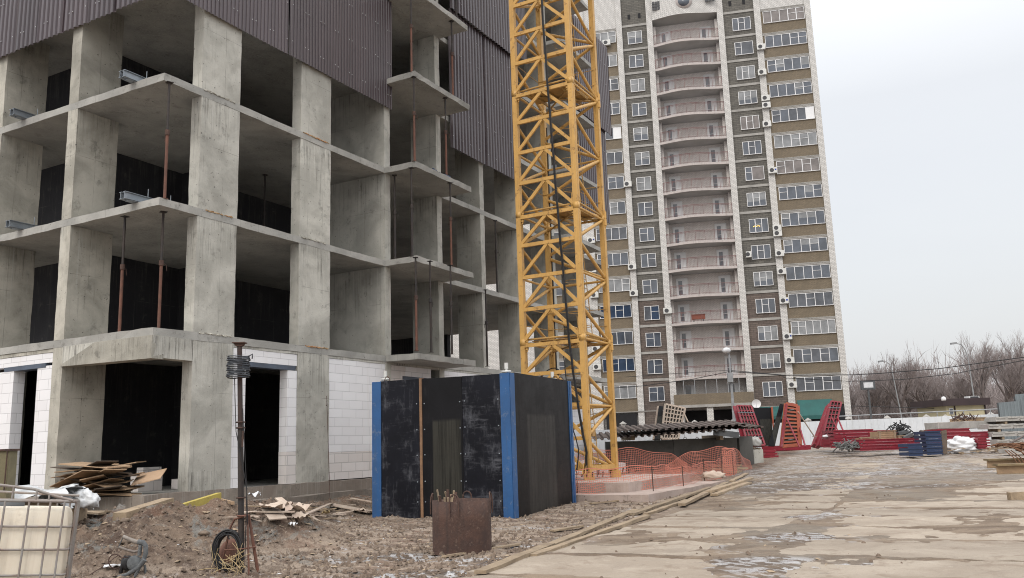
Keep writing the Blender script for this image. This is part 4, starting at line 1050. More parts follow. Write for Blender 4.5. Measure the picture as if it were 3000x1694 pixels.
def strut(nm, label, p, q, dep0, dep1, r, mt, cat='prop'):
    a = at(*p, dep0); b_ = at(*q, dep1); o = T(nm, label, cat, a); m = MB(); m.tube([(0, 0, 0), b_-a], r, 6); m.build('tube', M[mt], o); m = MB(); m.obox((0, 0, 0), (.09, 0, 0), (0, .09, 0), (0, 0, .02)); m.build('foot_plate', M[mt], o)
strut('push_prop', 'tan diagonal prop at the right of the waffle panel', c8(1150, 1110), c8(1070, 940), 46, 46.5, .04, 'paper')
lean('formwork_shutter', 'bright red formwork panel leaning left against the lamp post, behind the brown roofing', c8(1640, 1235), c8(1788, 1230), c8(1665, 885), c8(1540, 880), 49, 1.2, 'red', 5, 8)
lean('formwork_shutter', 'red formwork panel edge showing left of the leaning red grid', c8(1600, 1235), c8(1640, 1240), c8(1545, 878), c8(1508, 874), 49.4, 1.2, 'red', grid=False)
lean('plywood_facing', 'wide black plywood formwork face standing behind the ladder frame, orange edge', c8(1770, 1230), c8(1868, 1225), c8(1845, 892), c8(1692, 892), 50.4, .4, 'film_b', grid=False)
lean('steel_rail', 'orange steel edge panel beside the wide black plywood face', c8(1868, 1100), c8(1874, 1100), c8(1862, 885), c8(1846, 885), 50.3, .4, 'orange_steel', grid=False, cat='formwork panel')
lean('plywood_facing', 'narrow black plywood panel leaning right onto the red ladder frame', c8(1825, 1230), c8(1880, 1232), c8(1962, 865), c8(1925, 858), 49.4, .9, 'film_b', grid=False)
lean('ladder_frame', 'red and orange formwork frame with many rungs, standing upright with ties', c8(1935, 1240), c8(2100, 1225), c8(2078, 880), c8(1975, 862), 49.2, .7, 'orange_steel', 1, 11, rib=.11)
lean('steel_rail', 'red steel side rail of the rung frame', c8(1928, 1240), c8(1948, 1240), c8(1992, 862), c8(1975, 858), 49.0, .7, 'red', grid=False, cat='formwork panel')
strut('push_prop', 'red prop crossing the rung frame down to the right', c8(2100, 1245), c8(1985, 985), 48.0, 49.3, .05, 'red')
strut('push_prop', 'second red prop right of the rung frame', c8(2150, 1240), c8(2095, 1050), 48.0, 49.6, .05, 'red')
strut('push_prop', 'long thin tan prop leaning from the orange frame towards the hoarding', c8(2230, 1150), c8(2085, 930), 50.5, 49.6, .035, 'paper')
o = T('formwork_shutter', 'flat red formwork panel lying on the ground below the leaning panels', 'formwork panel', gp(*c8(1765, 1283)))
q = gp(*c8(2200, 1272))-gp(*c8(1765, 1283)); m = MB(); e = q.normalized()
m.beam(V3((0, 0, .18)), q+V3((0, 0, .18)), .2, .30); m.build('edge_rail', M['red'], o)
m = MB(); m.obox(q/2+V3((0, 1.6, .30)), q/2*.99, (0, 1.5, 0), (0, 0, .02)); m.build('face', M['rust'], o)
o = T('formwork_offcut', 'small red formwork offcut lying right of the grey concrete block', 'formwork panel', gp(*c8(1772, 1340)), R(-20)); m = MB()
for z in (.06, .2, .34): m.box(0, .8-z*.4, 0, .5, z-.05, z+.05)
m.build('ribs', M['red'], o); m = MB(); m.box(0.02, .6, .02, .48, .0, .38); m.build('face', M['red'], o)
# tall leaning red stack
for k, (x0, x1, lab) in enumerate(((2225, 2262, 'outermost red panel of the tall stack leaning right, its thin edge to the viewer'), (2262, 2295, 'inner red panel edge of the tall leaning stack'))):
    dx = 130-k*12
    lean('formwork_shutter', lab, c8(x0, 1215+k*10), c8(x1, 1225+k*8), c8(x1+dx, 850), c8(x0+dx, 856), 50.6-.5*k, 1.0, 'red', grid=False, grp=None, th=.5)
lean('formwork_shutter', 'tall red formwork grid leaning right with silver clamps, in front of the hoarding', c9(335, 1160), c9(440, 1150), c9(528, 745), c9(432, 735), 49.3, 1.0, 'red', 3, 10)
strut('push_prop', 'red prop right of the tall leaning red grid', c9(580, 1080), c9(495, 880), 49, 49.8, .05, 'red')
strut('push_prop', 'thinner red prop close to the tall leaning red grid', c9(530, 1075), c9(440, 880), 48.7, 49.4, .04, 'red')
crumple('rag', 'white crumpled sheet draped on the foot of the tall red grid', 'sheet', at(*c9(470, 1070), 48.6), (.6, .25, .18), 'bagwhite', 2)
# --- stacks of panels lying flat
def stack(px0, px1, pyb, pyt, dep, dy, n, mt, what, nm='formwork_shutter', rz=0., wend=False):
    a = at(px0, pyb, dep); b_ = at(px1, pyb, dep); t = at(px0, pyt, dep); w = (b_-a).length; hh = (t.z-a.z); h = hh/n; proto = None
    zb = a.z
    rz = math.atan2(b_.y-a.y, b_.x-a.x)+rz
    for k in range(n):
        loc = V3((a.x+random.uniform(-.02, .02), a.y, zb+h*k))
        if proto is None:
            o = T(nm, what, 'formwork panel', loc, rz, what+' (pile)')
            m = MB(); m.box(.0, w, .0, dy, h*.12, h*.90); m.build('deck', M[mt], o)
            m = MB(); m.box(-.02, w+.02, -.03, .0, .0, h*.30); m.box(-.02, w+.02, -.03, .0, h*.68, h*.97); m.build('flange', M[mt], o)
            if wend:
                m = MB(); m.box(w-.14, w+.03, -.05, -.031, h*.35, h*.75); m.build('end_mark', M['white'], o)
            proto = o
        else: dup(proto, loc, rz+random.uniform(-.012, .012))
def c5r(x, y): return (2500+x/4.41, 1150+y/4.41)
stack(*(c9(470, 0)[0], c9(845, 0)[0]), c9(0, 1130)[1], c9(0, 1003)[1], 47.5, 1.8, 4, 'red', 'red panel in the pile right behind the tall leaning grid')
stack(c9(435, 0)[0], c9(700, 0)[0], c9(0, 1172)[1], c9(0, 1090)[1], 45.5, 1.2, 3, 'red', 'red panel in the low pile left of the cluttered rubbish')
stack(c9(712, 0)[0], c9(1285, 0)[0], c9(0, 1200)[1], c9(0, 1092)[1], 43, .9, 4, 'red', 'long red panel in the pile carrying the timber crates')
stack(c9(845, 0)[0], c9(1080, 0)[0], c9(0, 1095)[1], c9(0, 1005)[1], 48, .8, 3, 'red', 'red panel behind the timber crates', wend=True)
stack(c9(1462, 0)[0], c9(1765, 0)[0], c9(0, 1150)[1], c9(0, 992)[1], 45, 1.5, 5, 'red', 'red panel in the tall pile behind the white bag')
stack(c9(1765, 0)[0], c9(1930, 0)[0], c9(0, 1150)[1], c9(0, 1018)[1], 46, 1.2, 4, 'red', 'red panel in the pile right behind the white bag')
stack(c9(1838, 0)[0], c9(1945, 0)[0], c9(0, 1180)[1], c9(0, 1078)[1], 42, 1.0, 4, 'red', 'red panel with white end mark, right of the white bag', wend=True)
stack(c9(1350, 0)[0], c9(1495, 0)[0], c9(0, 1238)[1], c9(0, 1012)[1], 40.5, 1.2, 6, 'blue_old', 'dark blue panel in the tall blue pile left of the white bag')
stack(c9(1175, 0)[0], c9(1310, 0)[0], c9(0, 1252)[1], c9(0, 1130)[1], 39.5, .8, 3, 'blue_old', 'dark blue panel in the small tilted pile before the red stack', rz=.12)
lean('plywood_facing', 'brown-faced board standing at the left of the tall blue pile', c9(1335, 1205), c9(1375, 1235), c9(1352, 1010), c9(1283, 1003), 41, .3, 'ply_dark', grid=False)
lean('plywood_facing', 'brown-faced board standing at the right of the tall blue pile', c9(1495, 1232), c9(1540, 1225), c9(1530, 1000), c9(1482, 1010), 40.8, .3, 'ply_dark', grid=False)
def crate(px0, px1, pyb, pyt, dep, dy, label, mt='ply'):
    a = at(px0, pyb, dep); b_ = at(px1, pyb, dep); t = at(px0, pyt, dep); w = (b_-a).length; h = t.z-a.z
    o = T('timber_crate', label, 'crate', a, math.atan2(b_.y-a.y, b_.x-a.x)+.04)
    m = MB(); n = 4
    for k in range(n): m.box(0, w, 0, .03, h*k/n+.008, h*(k+1)/n-.008)
    for k in range(n): m.box(0, w, dy-.03, dy, h*k/n+.008, h*(k+1)/n-.008)
    m.box(0, .03, .031, dy-.031, 0, h); m.box(w-.03, w, .031, dy-.031, 0, h); m.box(.031, w-.031, .031, dy-.031, .02, h-.05); m.build('boards', M[mt], o)
    m = MB(); m.box(.03, .13, -.03, -.001, 0, h+.02); m.box(w-.13, w-.03, -.03, -.001, 0, h+.02); m.box(-.02, w+.02, -.04, .02, h, h+.04); m.build('battens', M['timber'], o)
crate(c9(885, 0)[0], c9(1062, 0)[0], c9(0, 1095)[1], c9(0, 1018)[1], 43.3, .9, 'tan timber crate standing on the long red panels')
crate(c9(708, 0)[0], c9(868, 0)[0], c9(0, 1106)[1], c9(0, 1078)[1], 43.2, .8, 'low timber tray on the left end of the long red panels')
crate(c9(1068, 0)[0], c9(1158, 0)[0], c9(0, 1095)[1], c9(0, 1062)[1], 43.3, .7, 'low timber tray right of the tan crate')
crate(c9(1665, 0)[0], c9(1915, 0)[0], c9(0, 945)[1], c9(0, 893)[1], 52, 1.2, 'brown timber crate high on the precast stack')
# clumps of steel
def clump(px, py, dep, sx, sy, n, mt, nm, label, cat, seed=1, r=.03):
    rr = random.Random(seed); o = T(nm, label, cat, at(px, py, dep)); m = MB()
    for k in range(n):
        p = V3((rr.uniform(-sx, sx), rr.uniform(-.5, .5), rr.uniform(0, sy))); d = V3((rr.uniform(-1, 1), rr.uniform(-.3, .3), rr.uniform(-.8, .8))).normalized()*rr.uniform(.06, .30)
        m.tube([p-d, p+d], r, 5)
    m.build('pieces', M[mt], o)
clump(*c9(1095, 1060), 44, .42, .62, 60, 'black', 'clamp_heap', 'black tangle of steel clamps heaped on the red pile', 'clamps', 3, .028)
clump(*c9(1690, 905), 50, .6, .2, 40, 'rust', 'rebar_heap', 'rusty rebar tangle on top of the brown timber crate', 'rebar', 5, .02)
clump(*c9(600, 1170), 43.5, .5, .22, 110, 'cement', 'scrap_heap', 'grey heap of scrap fittings before the red panels', 'scrap', 6, .03)
clump(*c9(1160, 1085), 43.8, .4, .3, 12, 'graysteel', 'steel_box', 'dark grey steel pieces between the crates and the blue pile', 'scrap', 8, .12)
clump(*c9(640, 1150), 43.8, .5, .25, 40, 'red', 'clamp_heap', 'red scrap clamps on the heap before the red panels', 'clamps', 9, .03)
crumple('bulk_bag', 'big crumpled white bulk bag lying before the red panel piles', 'bag', gp(*c9(1690, 1232)), (.80, .60, .66), 'bagwhite', 21, amp=.30, n=90, flat=.45, freq=1.35)
# precast stair flights stacked at the right
def stair(px, py, dep, label, n=8, flip=1):
    p = at(px, py, dep); o = T('precast_stair', label, 'precast stair', p, R(-4), 'precast stair flights in the right-hand stack')
    m = MB(); m.box(0, n*.62, 0, 1.3, -.19, -.04); m.build('stringer', M['precast'], o)
    m = MB()
    for k in range(n): m.prism([(0, 0), (.50, 0), (.46, .03), (.10, .10), (.0, .09)], (k*.62+.03, -.05, -.039), (1, 0, 0), (0, 0, 1), (0, 1.3, 0))
    m.build('steps', M['precast'], o)
    for sx in (.5, 3.9): m = MB(); m.box(sx, sx+.12, .05, 1.25, -.36, -.191); m.build('spacer', M['timber'], o)
    m = MB(); m.smooth = True
    for k in range(2, n, 2): m.tube([(k*.62, -.02, -.1), (k*.62+.03, -.06, -.16), (k*.62, -.02, -.22)], .012, 5)
    m.build('lifting_loop', M['rust'], o)
for k, (x, y) in enumerate(((1990, 888), (1925, 960), (1960, 1032), (2000, 1106))): stair(*c9(x, y), 47-k*.7, '%s precast grey stair flight in the stack at the right edge' % ('topmost', 'second', 'third', 'lowest')[k])
o = T('precast_slab', 'rough grey concrete slab lying above the red pile behind the white bag', 'concrete slab', at(*c9(1455, 985), 48)); m = MB(); m.jbox(0, 5.6, 0, 1.6, -.05, .32, .5, .03, 3); m.build('slab', M['precast'], o)
# broken pallets at the foot of the stairs
pq = gp(*c9(1900, 1240))
for k in range(12):
    o = T('pallet_board', 'broken yellowish pallet board in the heap right of the white bag', 'board', pq+V3((random.uniform(-1.6, 1.5), random.uniform(-.3, .9), .05+.10*(k//2)*.6)), random.uniform(-.5, .5), 'broken pallet boards right of the bag')
    m = MB(); L = random.uniform(.6, 1.3); m.box(-L/2, L/2, -.06, .06, -.012, .012); m.box(-L*.4, -L*.4+.1, -.05, .05, -.1, -.013); m.build('board', M['timber'] if k % 3 else M['ply'], o); o.rotation_euler[1] = random.uniform(-.15, .15)
# formwork beams and rope at the right edge
M['hbeam'] = mat('formwork_beam_timber', (.27, .20, .11), (.20, .15, .085), 3, .8, spot=(.13, .095, .06), spotamt=.5)
def hbeam(px, py, L, label, dep=0):
    p = gp(px, py); o = T('formwork_beam', label, 'beam', p, R(-3)); m = MB()
    m.box(0, L, 0, .35, .30, .36); m.box(0, L, 0, .35, .0, .06); m.build('flanges', M['hbeam'], o); m = MB(); m.box(.02, L, .12, .17, .061, .299); m.build('web', M['ply'], o)
    return p
b1 = hbeam(*c9(1935, 1378), 4, 'yellowish formwork beam at the right edge, the farther one')
b2 = hbeam(*c9(2028, 1438), 4, 'yellowish formwork beam at the right edge under the ropes, the nearer one')
o = T('rope_bundle', 'bundle of rust-brown ropes thrown over the formwork beams at the right edge', 'ropes', b1+V3((.55, -.2, .40)))
m = MB(); m.smooth = True; rr = random.Random(5)
for k in range(60):
    x = rr.uniform(-.1, 1.9); c_ = rr.uniform(.1, .28); L = rr.uniform(.7, 1.9)
    pts = [(x-.35+L*f*.9+rr.uniform(-.02, .02), rr.uniform(-.25, .2)-f*.5, .12+.30*(1-f)**.5*math.sin(min(1, f*2.2+.35)*math.pi*.55)+c_*(.5-f)*.9+.03) for f in [q/9 for q in range(10)]]
    m.tube(pts, .017, 5)
for k in range(3): m.tube([(-.2+.1*k, -.3, .25), (.0+.12*k, -.42, .0), (.10+.12*k, -.5, -.3), (.2+.1*k, -.55, -.36)], .017, 5)
o2 = m.build('strands', mat('rope_brown', (.23, .115, .065), (.16, .08, .045), 6, .9), o)
p = gp(*c9(2150, 1255)); o = T('post_foot', 'beige steel post on a square foot plate at the right edge', 'post', p+V3((.5, 0, 0))); m = MB(); m.jbox(-.85, .9, -.4, .4, .16, .34, .3, .01, 2); m.build('foot_plate', M['precast'], o); m = MB(); m.tube([(.15, 0, .34), (.75, .1, 1.7)], .15, 10); m.build('post', M['precast'], o)
strut('bare_branch', 'crooked bare branch lying over the stairs and pallets', c9(1960, 1220), c9(2260, 1060), 42, 43, .05, 'bark', 'branch')
p = gp(2985, 1470); o = T('timber_offcut', 'squared timber offcut on the slabs at the right edge', 'timber', p, R(-5)); m = MB(); m.jbox(-.15, 1.2, 0, .2, .0, .2, .2, .006, 4); m.build('timber', M['timber'], o)
# --- hoarding, yard boundary and kiosk
def fence(p, q, zt0, zt1, label):
    o = T('hoarding_fence', label, 'fence', (p.x, p.y, 0)); d = q-p; d.z = 0; L = d.length; e = d/L; n = V3((e.y, -e.x, 0)); m = MB(); N_ = int(L/1.15)
    for k in range(N_):
        f = k/N_; x0 = e*(L*f); x1 = e*(L*(k+1)/N_-.012); y = p.y+(e*L*f).y; zb = rise(y)-.05; zt = zt0+(zt1-zt0)*f
        m.obox((x0+x1)/2+n*(.012*(k % 2))+V3((0, 0, (zb+zt)/2)), (x1-x0)/2, n*.018, V3((0, 0, (zt-zb)/2)))
        for w in (.35, .7): xx = x0.lerp(x1, w); m.obox(xx+n*(.030+.012*(k % 2))+V3((0, 0, (zb+zt)/2)), e*.03, n*.008, V3((0, 0, (zt-zb)/2-.01)))
    m.build('panels', M['fence'], o); m = MB()
    for k in range(0, N_, 3):
        y = p.y+(e*L*k/N_).y; m.beam(e*(L*k/N_)-n*.08+V3((0, 0, rise(y)-.1)), e*(L*k/N_)-n*.08+V3((0, 0, zt0+(zt1-zt0)*k/N_-.1)), .08, .08)
    m.build('posts', M['lamp'], o)
a = at(1560, 1268, 63); b_ = at(2930, 1213, 57); fence(a, b_, a.z, b_.z, 'long white sheet hoarding running behind the leaning formwork panels')
a = at(2925, 1180, 56); b_ = at(3100, 1165, 55); o = T('grey_hoarding', 'grey-blue profiled sheet screen at the far right above the precast stairs', 'fence', (a.x, a.y, 0)); m = MB(); d = b_-a
corr(m, (0, 0, .7), d.normalized(), (0, 0, 1), (0, -1, 0), 1.15, a.z-.7, .2, .03); corr(m, d.normalized()*1.2+V3((0, .4, .7)), d.normalized(), (0, 0, 1), (0, -1, 0), 4, a.z-.55+.28, .2, .03); m.build('sheets', mat('grey_blue_sheet', (.20, .235, .25), (.17, .195, .21), 1, .5), o)
m = MB(); m.beam((0, .1, .5), (0, .1, a.z), .07, .07); m.beam(d.normalized()*1.2+V3((0, .5, .5)), d.normalized()*1.2+V3((0, .5, a.z+.3)), .07, .07); m.build('posts', M['graysteel'], o)
for k, (x, y) in enumerate([c8(530, 1012), c8(1165, 1000), c8(1500, 996), c9(215, 885), c9(600, 870), c9(965, 862), c9(1335, 850), c9(1515, 852), c9(1945, 828)]):
    p = at(x, y, 70); o = T('gate_pillar', 'pale boundary pillar with a pointed cap poking over the white hoarding', 'pillar', (p.x, p.y, 0), 0, 'pillars behind the hoarding'); m = MB(); m.box(-.17, .17, -.17, .17, 1.0, p.z-.24); m.build('shaft', M['precast'], o)
    m = MB(); m.lathe([(.30, p.z-.24), (.28, p.z-.20), (.02, p.z-.02)], n=4); m.build('cap', M['precast'], o)
o = T('boundary_rail', 'thin metal rail running just above the white hoarding', 'rail', at(2440, 1221, 71)); m = MB(); q = at(2980, 1196, 69)-at(2440, 1221, 71); m.tube([(0, 0, 0), q], .05, 5); m.tube([V3((0, 0, -1.0)), q+V3((0, 0, -1.0))], .05, 5)
for k in range(8): m.tube([q*(k/7)+V3((0, 0, -1.6)), q*(k/7)], .04, 5)
m.build('rail', M['lamp'], o)
kp = at(*c9(1530, 850), 78); kq = at(*c9(1915, 850), 78); kt = at(*c9(1530, 775), 78); W_ = kq.x-kp.x
o = T('kiosk', 'small cream kiosk with a flat dark brown roof behind the white hoarding', 'kiosk', (kp.x, kp.y, 0), R(3))
m = MB(); m.box(0, W_, 0, 5, .8, kt.z); m.build('wall', M['kiosk'], o); m = MB(); rz0 = kt.z+.001; m.box(-.43, W_+.30, -.4, 5.4, rz0, rz0+.62); m.build('roof', M['kioskroof'], o)
m = MB(); m.box(.25, .62, -.06, -.001, kt.z-.75, kt.z-.22); m.mi = 1; m.box(.29, .58, -.09, -.061, kt.z-.70, kt.z-.27); m.build('window', [M['white'], M['glass']], o)
m = MB(); m.box(.74, .82, -.10, -.001, .8, kt.z-.02); m.box(W_-.1, W_+.01, -.10, -.001, .8, kt.z-.02); m.build('downpipe', M['kioskroof'], o)
m = MB(); m.box(2.55, 3.5, .5, 1.3, rz0+.63, rz0+.83); m.mi = 1; m.box(2.65, 3.4, .45, .499, rz0+.66, rz0+.80); m.build('roof_unit', [M['white'], M['acdark']], o)
p = at(*c9(1500, 700), 77); crumple('roof_dish', 'white rounded dish standing on the left end of the kiosk roof', 'satellite dish', p+V3((0, 0, -.25)), (.20, .18, .30), 'white', 12, amp=.12, n=20, flat=.5)
# --- lamps and cables
def curved_lamp(base, top, arm, dep, label, r=.09):
    b_ = at(*base, dep); t = at(*top, dep); h = at(*arm, dep)
    o = T('street_lamp', label, 'street lamp', (b_.x, b_.y, 0)); z0 = rise(dep)-.2; m = MB(); m.smooth = True; dx = h.x-t.x; dz = h.z-t.z; tx = t.x-b_.x
    m.tube([(0, 0, z0), (tx, 0, t.z)], r, 8, r*.6); m.build('pole', M['lamp'], o); m = MB(); m.smooth = True
    m.tube([(tx, 0, t.z), (tx+dx*.12, 0, t.z+dz*.55), (tx+dx*.4, 0, t.z+dz*.92), (tx+dx*.8, 0, t.z+dz)], r*.55, 6); m.build('arm', M['lamp'], o)
    m = MB(); m.obox((tx+dx*.95, 0, t.z+dz*1.0), (abs(dx)*.22, 0, .03), (0, .15, 0), (0, 0, .09)); m.build('lamp_head', M['lamp'], o)
curved_lamp(c9(1795, 690), c9(1735, 330), c9(1590, 182), 88, 'tall street lamp with a curved arm before the tallest bare trees')
curved_lamp(c9(1100, 700), c9(1010, 430), c9(900, 352), 92, 'street lamp whose head pokes out left of the forked bare tree', .08)
b_ = at(*c9(815, 880), 66); t = at(*c9(787, 620), 66); o = T('floodlight', 'square floodlight on a thin dark post behind the white hoarding', 'floodlight', (b_.x, b_.y, 0)); m = MB(); m.tube([(0, 0, .8), (t.x-b_.x, 0, t.z)], .08, 8); m.build('post', M['graysteel'], o)
m = MB(); x = t.x-b_.x; m.box(x-.52, x+.52, -.12, .12, t.z, t.z+.68); m.build('housing', M['graysteel'], o); m = MB(); m.box(x-.36, x+.36, -.14, -.121, t.z+.14, t.z+.54); m.build('lens', M['glow'], o)
b_ = at(*c8(1518, 1000), 68); t = at(*c8(1472, 420), 68); o = T('street_lamp', 'grey pole lamp with a white globe standing before the loggias', 'street lamp', (b_.x, b_.y, 0)); x = t.x-b_.x; m = MB(); m.smooth = True
m.tube([(0, 0, .6), (x, 0, t.z)], .15, 8, .07); m.build('pole', M['lamp'], o); m = MB(); m.smooth = True; zc_ = at(*c8(1450, 387), 68); m.tube([(x, 0, t.z), (zc_.x-b_.x, 0, zc_.z-.2)], .05, 6); m.build('arm', M['lamp'], o)
m = MB(); m.smooth = True; m.lathe([(.001, -.2), (.26, -.15), (.34, 0), (.26, .18), (.001, .27)], (zc_.x-b_.x, 0, zc_.z), 14); m.build('globe', M['glow'], o)
m = MB(); m.box(x-.28, x+.1, -.3, .0, t.z-2.2, t.z-1.5); m.build('junction_box', M['lamp'], o)
lp = at(*c8(1478, 572), 68)
def wire(pts, label, r=.03):
    P = [at(*q) for q in pts]; out = []
    for i in range(len(P)-1):
        for k in range(8): f = k/8; w = P[i].lerp(P[i+1], f); w.z -= .0; out.append(w)
    out.append(P[-1]); m = MB(); m.tube([q-P[0] for q in out], r, 5); o = m.build('overhead_cable', M['wire'], None, loc=P[0]); tag(o, label, 'cable')
X = lambda f, d: (f[0], f[1], d)
wire([X(c8(1478, 572), 68), X(c9(0, 484), 66), X(c9(640, 480), 64), X(c9(900, 466), 63), X(c9(1470, 420), 61), X(c9(2300, 308), 58)], 'upper overhead cable running from the globe lamp to the right edge')
wire([X(c8(1485, 562), 68), X(c8(1930, 600), 67), X(c9(0, 510), 66), X(c9(600, 541), 64), X(c9(1100, 525), 62), X(c9(1600, 470), 60.5), X(c9(2300, 335), 58)], 'lower overhead cable running from the globe lamp to the right edge', .024)
wire([X(c8(1478, 572), 68), X(c8(1150, 640), 67), X(c8(700, 700), 66), X(c8(430, 720), 65)], 'slack overhead cable from the globe lamp towards the crane mast', .026)
wire([X(c8(1478, 560), 68), X(c8(1000, 590), 68), X(c8(560, 620), 68)], 'thinner straight overhead cable from the globe lamp towards the crane mast', .018)
wire([X(c9(640, 775), 80), X(c9(1500, 800), 80)], 'thin dark cable low across the bare tree trunks', .03)
# --- orange netting round the crane foundation
def net(ground, tops, label, du=.07, dv=.07, seed=1, grp=None, post=True, wmul=1.0):
    """ground: run of ground points, tops: net height above each; strips of plastic with real holes"""
    rr = random.Random(seed); m = MB(); L = [0.]
    for a, b_ in zip(ground[:-1], ground[1:]): L.append(L[-1]+(b_-a).length)
    T_ = L[-1]; nu = int(T_/du); hm = max(max(t) for t in tops); nv = int(hm/dv)
    def P(u, v):
        x = u*T_; i = max(j for j in range(len(L)-1) if L[j] <= x+1e-6); f = (x-L[i])/max(1e-6, L[i+1]-L[i]); f2 = f*f*(3-2*f)
        g = ground[i].lerp(ground[i+1], f); lo = tops[i][0]+(tops[i+1][0]-tops[i][0])*f2; hi = tops[i][1]+(tops[i+1][1]-tops[i][1])*f2
        d = ground[i+1]-ground[i]; n = V3((d.y, -d.x, 0)).normalized()
        w = (.08*math.sin(x*2.3+seed)+.04*math.sin(x*6.1+v*3))*(.35+v)*(1-v*.35)
        return g+n*w+V3((0, 0, lo+(hi-lo)*v+.03*math.sin(x*4.3+v*5)))
    ws = .0052*wmul
    for i in range(nu+1):
        u = i/nu; pv = None
        for j in range(0, nv+1, 2):
            p = P(u, j/nv)
            if pv is not None:
                q = P(min(1, u+1e-3), j/nv); e = (q-p); e = e.normalized()*ws if e.length > 1e-7 else V3((ws, 0, 0))
                m.add([pv-e, pv+e, p+e, p-e], [(0, 1, 2, 3)])
            pv = p
    for j in range(nv+1):
        v = j/nv; pv = None; k = ws*(2.2 if j in (0, nv) else 1)
        for i in range(0, nu+1, 2):
            p = P(i/nu, v)
            if pv is not None: m.add([pv-V3((0, 0, k)), p-V3((0, 0, k)), p+V3((0, 0, k)), pv+V3((0, 0, k))], [(0, 1, 2, 3)])
            pv = p
    o = m.build('safety_net', M['net'], None); tag(o, label, 'safety net'); return o
gA = gp(1672, 1470); gB = gp(1770, 1461); gC = gp(1915, 1449); gD = gp(2003, 1432); gE = gp(2065, 1412); gF = gp(2117, 1402); gG = gp(2150, 1392)
net([gA, gB, gC, gD, gE, gF, gG], [(.0, .80), (.0, .78), (0, .80), (.0, .62), (0, .62), (0, .66), (0, .92)], 'low sagging orange plastic net along the front of the crane foundation', seed=1, wmul=1.05)
hA = gp(1700, 1392); hB = gp(1812, 1372)
net([V3((2.2, 33, .28)), V3((4.3, 33.6, .28)), V3((5.8, 33.6, .28)), V3((6.5, 33.4, .28))], [(0, 1.0), (0, 1.06), (0, .80), (0, .45)], 'dense red-orange net hanging behind the crane foot', seed=4, wmul=1.15)
net([V3((5.4, 32.4, .27)), V3((6.6, 32.6, .27)), V3((7.6, 33.0, .28)), V3((8.3, 33.6, .29)), gp(2203, 1375)], [(0.05, .45), (.1, .9), (0.05, 1.0), (.05, .92), (.0, .2)], 'humped orange net bundled over stakes at the right corner', seed=9, wmul=1.0)
net([gG+V3((-.35, 0, 0)), gG, gG+V3((.25, .8, 0))], [(0, .98), (0, .95), (0, .5)], 'folded orange net strip wrapped round a stake at the corner', seed=6, wmul=2.0)
for k, (x, y0, y1) in enumerate([(1693, 1460, 1370), (1915, 1455, 1366), (2003, 1434, 1366), (2065, 1414, 1344), (2117, 1401, 1340), (2150, 1392, 1325)]):
    p = gp(x, y0); t = at(x-2, y1, p.y); o = T('steel_stake', 'thin rusty steel stake holding up the orange net', 'stake', p, 0, 'stakes of the orange net'); m = MB(); m.tube([(0, 0, -.1), (0, 0, t.z-p.z)], .014, 5); m.build('bar', M['rust'], o); m = MB(); m.tube([(-.03, 0, t.z-p.z-.05), (.03, .0, t.z-p.z-.03)], .008, 4); m.build('hook', M['rust'], o)
# timber pile between net and concrete panels, sacks
for k in range(6):
    p = gp(2080+k*7, 1388-(k % 3)*2); o = T('timber_offcut', 'short timber offcut lying on the crane foundation inside the net', 'timber', p+V3((0, 0, .1*(k % 3))), random.uniform(-.3, .5), 'timber offcuts inside the net'); m = MB(); m.jbox(0, random.uniform(.7, 1.5), 0, .12, 0, .07, .3, .005, k); m.build('timber', M['timber'], o)
p = gp(1992, 1385); crumple('sack', 'whitish sack lying on the foundation behind the orange net', 'sack', V3((p.x, 28.9, .33)), (.36, .2, .2), 'paper', 14)
# pallets of bricks behind the crane foot
for k in range(3):
    o = T('brick_pallet', 'pallet of pale bricks behind the crane foot, %s of three' % ('left', 'middle', 'right')[k], 'pallet', V3((.9+k*1.15, 34.2, .3)), R(4)); m = MB(); m.jbox(0, 1.0, 0, .9, .13, .72-.12*k, .25, .008, k); m.build('bricks', M['block_pink'], o); m = MB(); m.box(0, 1, 0, .1, 0, .129); m.box(0, 1, .8, .9, 0, .129); m.build('pallet', M['timber'], o)
# ------------------------------------------------------------------ ground sheet
def vnoise(x, y, seed=0):
    xi = np.floor(x).astype(np.int64); yi = np.floor(y).astype(np.int64); fx = x-xi; fy = y-yi
    def h(a, b): 
        n = (a*374761393+b*668265263+seed*982451653) & 0x7fffffff
        n = ((n ^ (n >> 13))*1274126177) & 0x7fffffff
        return ((n ^ (n >> 16)) & 0xffff)/65535.0
    u = fx*fx*(3-2*fx); v = fy*fy*(3-2*fy)
    return (h(xi, yi)*(1-u)+h(xi+1, yi)*u)*(1-v)+(h(xi, yi+1)*(1-u)+h(xi+1, yi+1)*u)*v
def fbm(x, y, oc=5, seed=0, g=.55):
    s = 0; a = 1; t = 0
    for o in range(oc): s = s+a*vnoise(x*2**o+o*17.3, y*2**o+o*9.1, seed+o); t += a; a *= g
    return s/t
def sst(a, b, x): f = np.clip((x-a)/(b-a), 0, 1); return f*f*(3-2*f)
LT = math.radians(22.25)
def road_side(x, y): return (x+.30)*math.cos(LT)-(y-11)*math.sin(LT)      # > 0 on the slabs
RA = math.radians(26.3); ROADZ = .035
MUDZ = [(gp(*p).x, gp(*p).y, r_) for p, r_ in (((2330, 1430), 3.0), ((2210, 1432), 2.0), ((2480, 1395), 2.5), ((2340, 1585), .9), ((2200, 1660), .9), ((2150, 1385), 2.2), ((2800, 1420), 2.0), ((2920, 1560), 1.2))]
ROWS = []; sr = random.Random(19)
for (c0, c1, start) in ((-3.0, -.06, -4.92), (.06, 6.0, -4.3), (6.10, 12.0, -5.2), (12.1, 18.0, -5.0)):
    js = [start]
    while js[-1] < 40: js.append(js[-1]+1.96+sr.uniform(-.10, .16))
    ROWS.append((c0, c1, np.array(js)))
